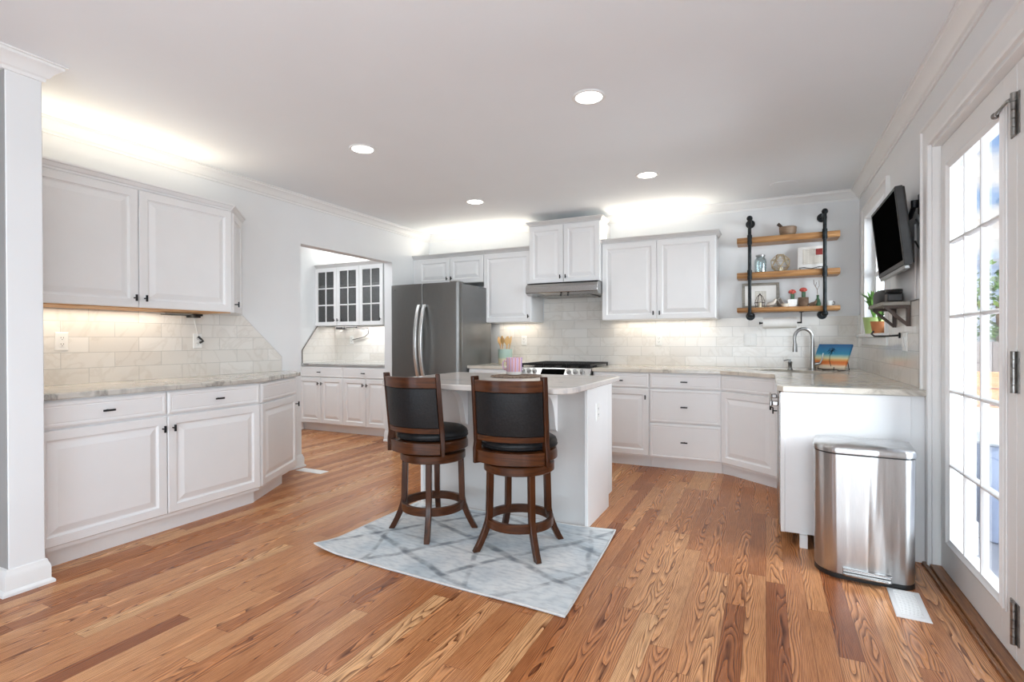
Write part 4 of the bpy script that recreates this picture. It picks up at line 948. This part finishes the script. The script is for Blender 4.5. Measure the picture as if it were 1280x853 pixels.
for j in range(4):
    for k in range(6):
        mb.cyl(vs[j*6+k], vs[j*6+(k+1) % 6], .0032, seg=6)
        if j < 3:
            mb.cyl(vs[j*6+k], vs[j*6+6+k], .0032, seg=6)
            mb.cyl(vs[j*6+k], vs[j*6+6+((k-1) % 6 if j % 2 == 0 else (k+1) % 6)], .0032, seg=6)
mb.build('wire_frame', 'brass', o)
M['wax'] = noisy('cream_wax', (.78, .70, .52), (.85, .78, .62), nscale=9, rough=.5)
MB().lathe([(.001, .006), (.024, .006), (.025, .04), (.022, .045), (.001, .043)], (0, 0, 0), 18).build('candle', 'wax', o)
# cook book on stand
def page_mat():
    m = mat('printed_page', (.8, .78, .72), .6); nt, b = P(m)
    t = N(nt, 'ShaderNodeTexCoord'); br = N(nt, 'ShaderNodeTexBrick')
    mp = N(nt, 'ShaderNodeMapping'); mp.inputs['Rotation'].default_value = (R_(90), 0, 0); nt.links.new(t.outputs['Object'], mp.inputs[0]); nt.links.new(mp.outputs[0], br.inputs['Vector'])
    br.inputs['Scale'].default_value = 1; br.inputs['Brick Width'].default_value = .06; br.inputs['Row Height'].default_value = .009; br.inputs['Mortar Size'].default_value = .0025
    br.inputs['Color1'].default_value = (.34, .31, .27, 1); br.inputs['Color2'].default_value = (.48, .44, .38, 1); br.inputs['Mortar'].default_value = (.80, .77, .70, 1)
    nt.links.new(br.outputs['Color'], b.inputs['Base Color']); return m
M['page'] = page_mat()
M['red'] = noisy('dark_red_print', (.22, .02, .02), (.30, .05, .04), nscale=25, rough=.5)
M['paper'] = noisy('paper_white', (.80, .79, .76), (.85, .84, .81), nscale=12, rough=.7)
st = thing('book_stand', 'black scrolled wire stand on the middle shelf holding an open book', 'book stand', sh(.385, ZM, YB-.16), R_(-6))
MB().tube([(-.09, -.055, .004), (-.10, -.055, .02), (-.06, -.055, .022), (0, -.055, .008), (.06, -.055, .022), (.10, -.055, .02), (.09, -.055, .004)], .0035, 8).tube([(-.09, -.055, .004), (-.09, .05, .004)], .0035, 8).tube([(.09, -.055, .004), (.09, .05, .004)], .0035, 8).tube([(-.09, .05, .004), (.09, .05, .004)], .0035, 8).build('wire_frame', 'black', st)
bk = thing('recipe_book', 'open white recipe book leaning on the wire stand', 'book', sh(.385, ZM+.005, YB-.185), R_(-6)); bk.rotation_euler = (R_(-13), 0, R_(-6))
MB().loft([[(-.118, .010, z), (-.08, -.003, z), (0, 0, z), (.08, -.003, z), (.118, .006, z), (.118, .022, z), (0, .018, z), (-.118, .024, z)] for z in (.004, .225)]).build('pages', 'paper', bk, smooth=50)
MB().box(-.075, .10, -.0065, -.0045, .05, .20).build('printed_page', 'page', bk)
MB().box(.03, .085, -.0080, -.0066, .135, .195).build('red_picture', 'red', bk)
# lower shelf
o = thing('picture_frame', 'grey wood picture frame with white mat on the lower shelf', 'picture frame', sh(-.045, ZL, YB-.075)); o.rotation_euler = (R_(-7), 0, R_(4))
fw = .33; fh = .25
MB().rings(-fw/2, fw/2, 0, fh, [(0, .01), (0, -.012), (.004, -.015), (.024, -.015), (.026, -.006)]).build('frame', 'grey_wood', o)
MB().box(-fw/2+.025, fw/2-.025, -.0075, -.0062, .025, fh-.025).build('mat_board', 'paper', o)
MB().box(-.05, .05, -.0088, -.0076, .06, .17).build('print', 'page', o)
o = thing('glass_lantern', 'small dark wire lantern in front of the picture frame', 'lantern', sh(-.05, ZL, YB-.175))
mb = MB()
for k in range(6):
    a = k*pi/3; mb.tube([(.034*cos(a), .034*sin(a), .003), (.044*cos(a), .044*sin(a), .05), (.026*cos(a), .026*sin(a), .105), (.004*cos(a), .004*sin(a), .128)], .003, 6)
mb.tube([(.044*cos(k*pi/8), .044*sin(k*pi/8), .05) for k in range(16)], .003, 6, True).ball((0, 0, .13), .008).build('wire_frame', 'dark_wood', o)
MB().lathe([(.001, 0), (.034, 0), (.034, .006), (.014, .008), (.014, .05), (.001, .052)], seg=16).build('candle', 'wax', o)
M['ceramic'] = noisy('beige_ceramic', (.55, .48, .40), (.68, .62, .54), nscale=14, rough=.4)
M['cream'] = noisy('cream_ceramic', (.74, .68, .56), (.80, .75, .64), nscale=10, rough=.35)
M['white_cer'] = noisy('white_ceramic', (.78, .78, .76), (.83, .83, .81), nscale=10, rough=.25)
o = thing('bird_figurine', 'small beige bird figurine on the lower shelf', 'figurine', sh(.045, ZL, YB-.19))
MB().lathe([(.001, 0), (.022, .0), (.020, .006), (.001, .008)], seg=14).tube([(-.035, 0, .02), (-.015, 0, .03), (.01, 0, .035), (.028, 0, .05), (.036, 0, .066)], [.005, .017, .019, .013, .012], 12).ball((.036, 0, .07), .013).tube([(.046, 0, .07), (.062, 0, .066)], [.004, .001], 8).build('body', 'ceramic', o)
o = thing('decorative_tile', 'small patterned grey block leaning on the lower shelf', 'ornament', sh(.142, ZL+.012, YB-.150)); o.rotation_euler = (0, R_(-28), R_(15))
MB().box(-.02, .02, -.03, .03, 0, .085).build('block', 'grey_wood', o, bevel=.004); MB().box(-.012, .012, -.0316, -.03, .01, .075).build('pattern', 'dark_wood', o)
M['cactus'] = noisy('cactus_green', (.02, .07, .03), (.05, .13, .06), nscale=30, rough=.6)
M['coral'] = noisy('coral_cactus_top', (.55, .07, .06), (.72, .16, .12), nscale=60, rough=.7, bump=.4)
M['log'] = noisy('brown_bark', (.12, .07, .045), (.26, .17, .11), nscale=20, rough=.8, bump=.5)
def cactus(label, x, y, pot, h0, pm_, rr):
    o = thing('grafted_cactus', label, 'cactus', sh(x, ZL, y))
    if pot == 'square': MB().loft([[(a*rr*s, b*rr*s, z) for a, b in ((-1, -1), (1, -1), (1, 1), (-1, 1))] for s, z in ((.82, 0), (1, h0), (.88, h0), (.85, h0-.01))]).build('pot', pm_, o, bevel=.003)
    else: MB().lathe([(.001, 0), (rr*.8, 0), (rr, .02), (rr, h0), (rr*.85, h0), (rr*.8, h0-.01), (.001, h0-.01)], seg=20).build('pot', pm_, o)
    MB().loft([[(.016*(1+.18*cos(3*t))*cos(t), .016*(1+.18*cos(3*t))*sin(t), z) for t in [k*2*pi/18 for k in range(18)]] for z in (h0-.01, h0+.055)]).build('stem', 'cactus', o)
    mb = MB(); mb.ball((0, 0, h0+.07), .024, 12)
    for k in range(8): a = k*pi/4; mb.ball((.022*cos(a), .022*sin(a), h0+.07+.008*(k % 2)), .011, 8)
    mb.build('crest', 'coral', o); return o
cactus('red topped cactus in a white square pot on the lower shelf', .225, YB-.15, 'square', .072, 'white_cer', .042)
cactus('taller red topped cactus in a brown bark pot on the lower shelf', .318, YB-.13, 'round', .088, 'log', .044)
o = thing('ceramic_bowl', 'low cream dish beside the white cactus pot', 'dish', sh(.165, ZL, YB-.205))
MB().lathe([(.001, 0), (.022, 0), (.038, .03), (.034, .031), (.02, .008), (.001, .006)], seg=20).build('dish', 'cream', o)
o = thing('driftwood_ornament', 'small brown driftwood piece beside the bark cactus pot', 'ornament', sh(.395, ZL, YB-.16))
MB().tube([(-.03, 0, .014), (-.01, .005, .022), (.015, -.003, .03), (.03, 0, .055)], [.013, .018, .016, .006], 10).ball((.01, .01, .016), .016).build('piece', 'log', o)
o = thing('bud_vase', 'small green glass bud vase with twigs beside the black pipe', 'vase', sh(.435, ZL, YB-.14))
MB().lathe([(.001, 0), (.022, 0), (.026, .03), (.018, .06), (.010, .075), (.010, .10), (.012, .105), (.001, .105)], seg=18).build('vase', 'cactus', o)
MB().tube([(0, 0, .10), (-.006, 0, .16), (-.03, 0, .21), (-.033, 0, .25)], .0025, 6).tube([(-.006, 0, .15), (.012, 0, .19), (.01, 0, .24)], .002, 6).tube([(-.018, 0, .185), (-.01, 0, .225)], .002, 6).build('twigs', 'log', o)
o = thing('small_cup', 'little white cup at the far end of the lower shelf', 'cup', sh(.53, ZL, YB-.12))
MB().lathe([(.001, 0), (.022, 0), (.026, .04), (.027, .05), (.024, .05), (.02, .008), (.001, .006)], seg=20).build('body', 'white_cer', o)
MB().tube([(.025, 0, .04), (.042, 0, .038), (.042, 0, .018), (.024, 0, .014)], .003, 8).build('handle', 'black', o)
# paper towel
o = thing('paper_towel_roll', 'white paper towel roll hanging below the wood shelves', 'paper towel', (.12, YB-.105, 1.362))
MB().loft([[(x, r*cos(a), r*sin(a)) for a in [k*2*pi/28 for k in range(28)]] for x, r in ((-.145, .018), (-.145, .050), (.145, .050), (.145, .018))], False, False).loft([[(x, .018*cos(a), .018*sin(a)) for a in [k*2*pi/28 for k in range(28)]] for x in (-.145, .145)], False, False).build('roll', 'paper', o)
o = thing('paper_towel_holder', 'black metal holder carrying the paper towel under the lowest shelf', 'holder', (.12, YB-.105, 1.362))
MB().cyl((-.175, 0, 0), (.185, 0, 0), .007, seg=12).box(-.178, -.166, -.012, .012, -.012, .012).box(.178, .188, -.008, .008, -.008, .1015).box(.165, .20, -.02, .02, .0965, .1015).build('arm', 'black', o)

# ------------------------------------------------------------------ TV on arm
def lookat(loc, yaw, tilt): return Matrix.Translation(loc) @ Matrix.Rotation(yaw, 4, 'Z') @ Matrix.Rotation(tilt, 4, 'X')
TVM = lookat((.672, 3.90, 1.827), R_(-90.5), R_(6))
tv = thing('television', 'small black television tilted on a wall arm above the bracket shelf', 'television'); tv.matrix_world = TVM
tw, th_ = .753, .437
M['tv_side'] = noisy('dark_grey_plastic', (.018, .018, .018), (.03, .03, .03), nscale=15, rough=.4)
MB().rings(-tw/2, tw/2, -th_/2, th_/2, [(0, .028), (0, -.004), (.004, -.008), (.016, -.008), (.018, -.004)]).build('bezel', 'tv_side', tv)
MB().box(-tw/2+.017, tw/2-.017, -.0055, -.0036, -th_/2+.030, th_/2-.017).build('screen', 'screen', tv)
MB().loft([[(x*s, y, z*s2) for x, z in ((-tw/2, -th_/2), (tw/2, -th_/2), (tw/2, th_/2), (-tw/2, th_/2))] for s, s2, y in ((.995, .99, .028), (.985, .97, .040), (.70, .66, .060))]).build('back_shell', 'tv_side', tv, bevel=.004)
MB().box(-tw/2+.02, tw/2-.02, -.006, .02, -th_/2-.022, -th_/2).build('speaker_bar', 'chrome', tv, bevel=.004)
TVB = TVM @ Vector((.05, .0605, .06))
TVBn = TVM.to_3x3() @ Vector((0, 1, 0))
o = thing('tv_wall_arm', 'black swivel wall arm behind the television', 'bracket')
p1 = TVB+TVBn*.001; p2 = Vector((XR-.035, 3.70, 1.90)); p3 = Vector((XR-.03, 3.62, 1.955))
MB().tube([p1+TVBn*.008, p2, p3], .013, 10).tube([p3+Vector((0, 0, -.02)), p3+Vector((0, 0, .02))], .018, 10).build('arm', 'black', o)
MB().box(-.05, .05, 0, .006, -.05, .05).xform(TVM @ Matrix.Translation((.05, .0607, .06))).build('tv_plate', 'black', o)
MB().tube([p2+Vector((-.01, 0, -.01)), p2+Vector((-.012, .0, -.13)), p2+Vector((-.01, .02, -.24)), p2+Vector((0, .05, -.13))], .005, 8).build('cable', 'black_plastic', o)
MB().box(XR-.012, XR-.001, 3.595, 3.645, 1.90, 2.01).build('wall_plate', 'black', o, bevel=.003)
MB().tube([p2+Vector((.02, -.03, -.02)), p2+Vector((.06, -.05, -.12)), p2+Vector((.05, -.03, -.22)), p2+Vector((.02, -.01, -.14))], .005, 8).build('cable', 'black_plastic', o)
o = MB().box(XR-.012, XR-.001, 3.715, 3.733, 1.43, 1.86).build('cable_channel', 'shade_grey', bevel=.002); tag(o, 'thin grey cable channel on the wall below the television', 'cable channel')

# ------------------------------------------------------------------ bracket shelf and its things
BZ = 1.402; BY0, BY1 = 3.79, 4.25; BX0 = .625
o = thing('bracket_shelf', 'small wooden shelf on dark triangular brackets below the television', 'shelf', (XR-.013, (BY0+BY1)/2, BZ))
MB().box(BX0-XR+.013, -.001, -(BY1-BY0)/2, (BY1-BY0)/2, 0, .022).build('board', 'grey_wood', o, bevel=.003)
for yy in (-.217, .16):
    mb = MB().box(-.02, -.001, yy-.012, yy+.012, -.125, -.001).box(-.128, -.02, yy-.012, yy+.012, -.018, -.001)
    mb.loft([[(-.125, y, -.018), (-.103, y, -.018), (-.02, y, -.10), (-.02, y, -.122)] for y in (yy-.012, yy+.012)]); mb.build('bracket', 'dark_wood', o)
sp = thing('smart_speaker', 'black dome shaped speaker on the bracket shelf', 'speaker', (.697, 4.09, BZ+.0225))
mb = MB(); lp = []
for s, z in ((.93, 0), (1, .008), (1, .05), (.95, .07), (.80, .085), (.45, .092)): lp.append([(.066*s*cos(a), .135*s*sin(a), z) for a in [k*2*pi/32 for k in range(32)]])
mb.loft(lp).build('body', 'black_plastic', sp, smooth=60)
MB().lathe([(.02, .0922), (.02, .094), (.001, .094)], seg=20).build('top_disc', 'tv_side', sp)
o = thing('charging_dock', 'small black dock with coiled cable beside the dome speaker', 'dock', (.70, 3.875, BZ+.0225))
MB().box(-.04, .04, -.045, .045, 0, .055).build('body', 'black_plastic', o, bevel=.01)
MB().tube([(.04*cos(t), .04*sin(t), .060+.0012*t) for t in [k*.4 for k in range(34)]], .005, 6).build('cable_coil', 'black_plastic', o)
o = thing('wall_hook', 'black metal hook arm on the tiles under the bracket shelf', 'hook', (XR-.0125, 4.07, 1.225))
MB().cyl((0, 0, 0), (-.008, 0, 0), .018, seg=16).tube([(-.008, 0, 0), (-.06, .04, -.004), (-.11, .16, -.004), (-.115, .24, .012), (-.10, .27, .03)], .006, 8).build('arm', 'black', o)
# window sill planters
M['leaf'] = noisy('leaf_green', (.05, .16, .03), (.16, .32, .07), nscale=14, rough=.5)
M['green_pot'] = noisy('lime_pot', (.30, .42, .14), (.42, .52, .22), nscale=6, rough=.4)
M['terracotta'] = noisy('terracotta', (.42, .14, .05), (.55, .22, .08), nscale=8, rough=.7)
def leaves(parent, n, r, h, z0, seed):
    rd = random.Random(seed); mb = MB()
    for k in range(n):
        a = rd.uniform(0, 2*pi); q = rd.uniform(.3, 1)*r; hh = h*rd.uniform(.6, 1); d = Vector((cos(a), sin(a), 0)); sd = Vector((-sin(a), cos(a), 0)); w_ = .014
        b0 = Vector((0, 0, z0)); b1 = b0+d*q*.45+Vector((0, 0, hh*.8)); b2 = b0+d*q+Vector((0, 0, hh))
        mb.add([tuple(b0-sd*.003), tuple(b0+sd*.003), tuple(b1+sd*w_), tuple(b2), tuple(b1-sd*w_), tuple(b1+Vector((0, 0, .004)))], [(0, 1, 5), (1, 2, 5), (2, 3, 5), (3, 4, 5), (4, 0, 5)])
    return mb.build('leaves', 'leaf', parent)
def planter(label, y, r, h, m, hh, n, seed):
    o = thing('potted_plant', label, 'potted plant', (XR-.005, y, WZ0+.0005))
    MB().lathe([(.001, 0), (r*.75, 0), (r, h), (r*1.04, h), (r*.9, h), (r*.88, h-.012), (.001, h-.012)], seg=24).build('pot', m, o)
    leaves(o, n, r*1.7, hh, h-.012, seed); return o
planter('leafy plant in a lime green pot on the window sill', 5.02, .075, .13, 'green_pot', .24, 26, 3)
planter('leafy plant in a terracotta pot nearer on the window sill', 4.78, .06, .09, 'terracotta', .22, 22, 5)

# ------------------------------------------------------------------ counter things
o = thing('utensil_crock', 'pale green and cream crock on the short worktop by the fridge', 'crock', (-2.75, 5.50, CT))
M['crock'] = mat('two_tone_crock', (.5, .6, .5), .4); nt_, b_ = P(M['crock'])
t_ = N(nt_, 'ShaderNodeTexCoord'); s_ = N(nt_, 'ShaderNodeSeparateXYZ'); nt_.links.new(t_.outputs['Object'], s_.inputs[0])
r2 = ramp(nt_, [(0.0, (.72, .64, .45)), (.055, (.70, .64, .46)), (.075, (.42, .55, .46)), (.2, (.40, .52, .47))], s_.outputs[2]); nt_.links.new(r2.outputs[0], b_.inputs['Base Color'])
MB().lathe([(.001, 0), (.075, 0), (.082, .01), (.085, .17), (.078, .172), (.074, .02), (.001, .015)], seg=32).build('body', 'crock', o)
k = 0
for a, t, kind in ((.15, .17, 0), (1.57, .16, 1), (3.0, .24, 0), (4.4, .10, 1), (5.5, .20, 0)):
    u = thing(['wooden_spoon', 'spatula'][kind], ['pale wooden spoon standing in the utensil crock', 'flat bamboo spatula standing in the utensil crock'][kind], 'utensil', (-2.75, 5.50, CT+.02), a, 'wooden utensils in the crock' if kind == 0 else 'bamboo spatulas in the crock')
    tl = Matrix.Rotation(t, 4, 'Y') @ Matrix.Translation((0, 0, 0))
    MB().tube([(.022, 0, .0), (.022, 0, .22)], .006, 8).xform(tl).build('handle', 'spoon', u)
    lp = []
    for q in range(9):
        s_q = sin(pi*(q+.3)/8.6); ww = (.038 if kind == 0 else .033)*max(.25, s_q)
        zz = .205+.105*q/8; lp.append([(.022+.006*cos(x_)*(1 if kind else 1.2), ww*sin(x_), zz) for x_ in [j*2*pi/12 for j in range(12)]])
    MB().loft(lp).xform(tl).build('head', 'spoon', u)
M['wicker'] = noisy('dark_woven_mat', (.10, .065, .045), (.30, .22, .16), scale=(1, 1, 1), nscale=60, rough=.9, bump=.5)
o = thing('placemat', 'round dark woven placemat on the island top', 'placemat', (-1.66, 3.50, .9355))
mb = MB()
for k in range(14): rr = .022+.0125*k; mb.tube([(rr*cos(a), rr*sin(a), .004) for a in [j*2*pi/40 for j in range(40)]], .0062, 6, True, flat=.6)
mb.lathe([(.001, .001), (.185, .001), (.185, .004), (.001, .004)], seg=40).build('weave', 'wicker', o)
def mug_mat():
    m = mat('striped_mug', (.8, .5, .5), .25); nt, b = P(m)
    t = N(nt, 'ShaderNodeTexCoord'); w_ = N(nt, 'ShaderNodeTexWave'); w_.wave_type = 'BANDS'; w_.bands_direction = 'X'; w_.inputs['Scale'].default_value = 13; w_.inputs['Distortion'].default_value = 1.5
    nt.links.new(t.outputs['Object'], w_.inputs['Vector'])
    r = ramp(nt, [(.15, (.62, .30, .30)), (.5, (.80, .62, .66)), (.85, (.52, .36, .56))], w_.outputs[0])
    s = N(nt, 'ShaderNodeSeparateXYZ'); nt.links.new(t.outputs['Object'], s.inputs[0])
    rz = ramp(nt, [(.018, (1, 1, 1)), (.024, (0, 0, 0))], s.outputs[2]); mx = N(nt, 'ShaderNodeMixRGB'); nt.links.new(rz.outputs[0], mx.inputs[0]); nt.links.new(r.outputs[0], mx.inputs[1]); mx.inputs[2].default_value = (.78, .76, .74, 1)
    nt.links.new(mx.outputs[0], b.inputs['Base Color']); return m
M['mug'] = mug_mat()
o = thing('mug', 'pink and purple striped mug on the woven placemat', 'mug', (-1.70, 3.55, .9475), R_(10))
MB().lathe([(.001, 0), (.054, 0), (.058, .006), (.060, .112), (.064, .125), (.060, .125), (.055, .105), (.052, .012), (.001, .008)], seg=32).build('body', 'mug', o)
MB().tube([(-.058, 0, .098), (-.080, 0, .100), (-.092, 0, .075), (-.086, 0, .045), (-.058, 0, .030)], .0065, 10).build('handle', 'mug', o)

# ------------------------------------------------------------------ outside the door
struct(MB().box(XR+.16, 9, -2, 14, -.18, -.10).build('deck_ground', 'deck'))
o = thing('deck_bench', 'orange cedar planter wall beyond the glass door', 'planter', (2.25, 6.6, 0))
mb = MB()
for k in range(6): mb.box(-1.4, 1.4, 0, .05, -.10+k*.165, .055+k*.165)
mb.build('boards', 'cedar', o)
M['tub'] = noisy('blue_grey_cover', (.16, .20, .30), (.24, .29, .40), nscale=3, rough=.5)
M['tub_top'] = noisy('pale_grey_cover', (.42, .44, .47), (.50, .52, .55), nscale=3, rough=.5)
o = thing('hot_tub', 'blue grey covered hot tub outside the glass door', 'hot tub', (1.95, 5.0, -.10))
MB().prism(rrect(-.7, .7, -.7, .7, .12, 5), 0, .62).build('cabinet', 'tub', o, bevel=.01); MB().prism(rrect(-.73, .73, -.73, .73, .13, 5), .621, .72).build('cover', 'tub_top', o, bevel=.02)
M['fence'] = noisy('grey_fence', (.28, .25, .24), (.38, .34, .33), scale=(8, 1, 1), nscale=3, rough=.8)
o = MB()
for k in range(30): o.box(-1.5+k*.30, -1.5+k*.30+.29, 13, 13.03, -.1, 1.15)
tag(o.build('yard_fence', 'fence'), 'grey board fence far behind the deck', 'fence')
def tree(label, x, y, h, r, seed):
    rd = random.Random(seed)
    o = thing('garden_tree', label, 'tree', (x, y, -.1))
    MB().tube([(0, 0, 0), (.05, 0, h*.4), (0, .05, h*.8)], [.12, .09, .04], 8).build('trunk', 'log', o)
    mb = MB()
    for k in range(700):
        v = Vector((rd.gauss(0, 1), rd.gauss(0, 1), rd.gauss(0, 1))).normalized()*r*rd.uniform(.5, 1.0); c0 = v+Vector((0, 0, h-r*.6)); s = .10
        a = Vector((rd.gauss(0, 1), rd.gauss(0, 1), rd.gauss(0, 1))).normalized()*s; b = Vector((rd.gauss(0, 1), rd.gauss(0, 1), rd.gauss(0, 1))).normalized()*s
        mb.add([tuple(c0-a), tuple(c0+b*.5), tuple(c0+a), tuple(c0-b*.5)], [(0, 1, 2, 3)])
    mb.build('crown', 'leaf', o)
o = thing('porch_post', 'white porch corner post just outside the glass door', 'post', (1.035, 4.05, -.10))
MB().box(-.105, .105, 0, .2, 0, 3.1).build('shaft', 'trim', o, bevel=.006)
MB().box(-.112, .112, -.012, .212, 0, .2).build('plinth', 'trim', o, bevel=.006)
tree('leafy garden tree seen through the middle of the glass door', 4.6, 15, 2.6, 1.1, 1)
tree('leafy garden tree nearer the hinge side of the glass door', 7.6, 15.5, 2.9, 1.2, 2)
tree('leafy garden tree seen through the kitchen window', 2.2, 19, 3.2, 1.5, 4)
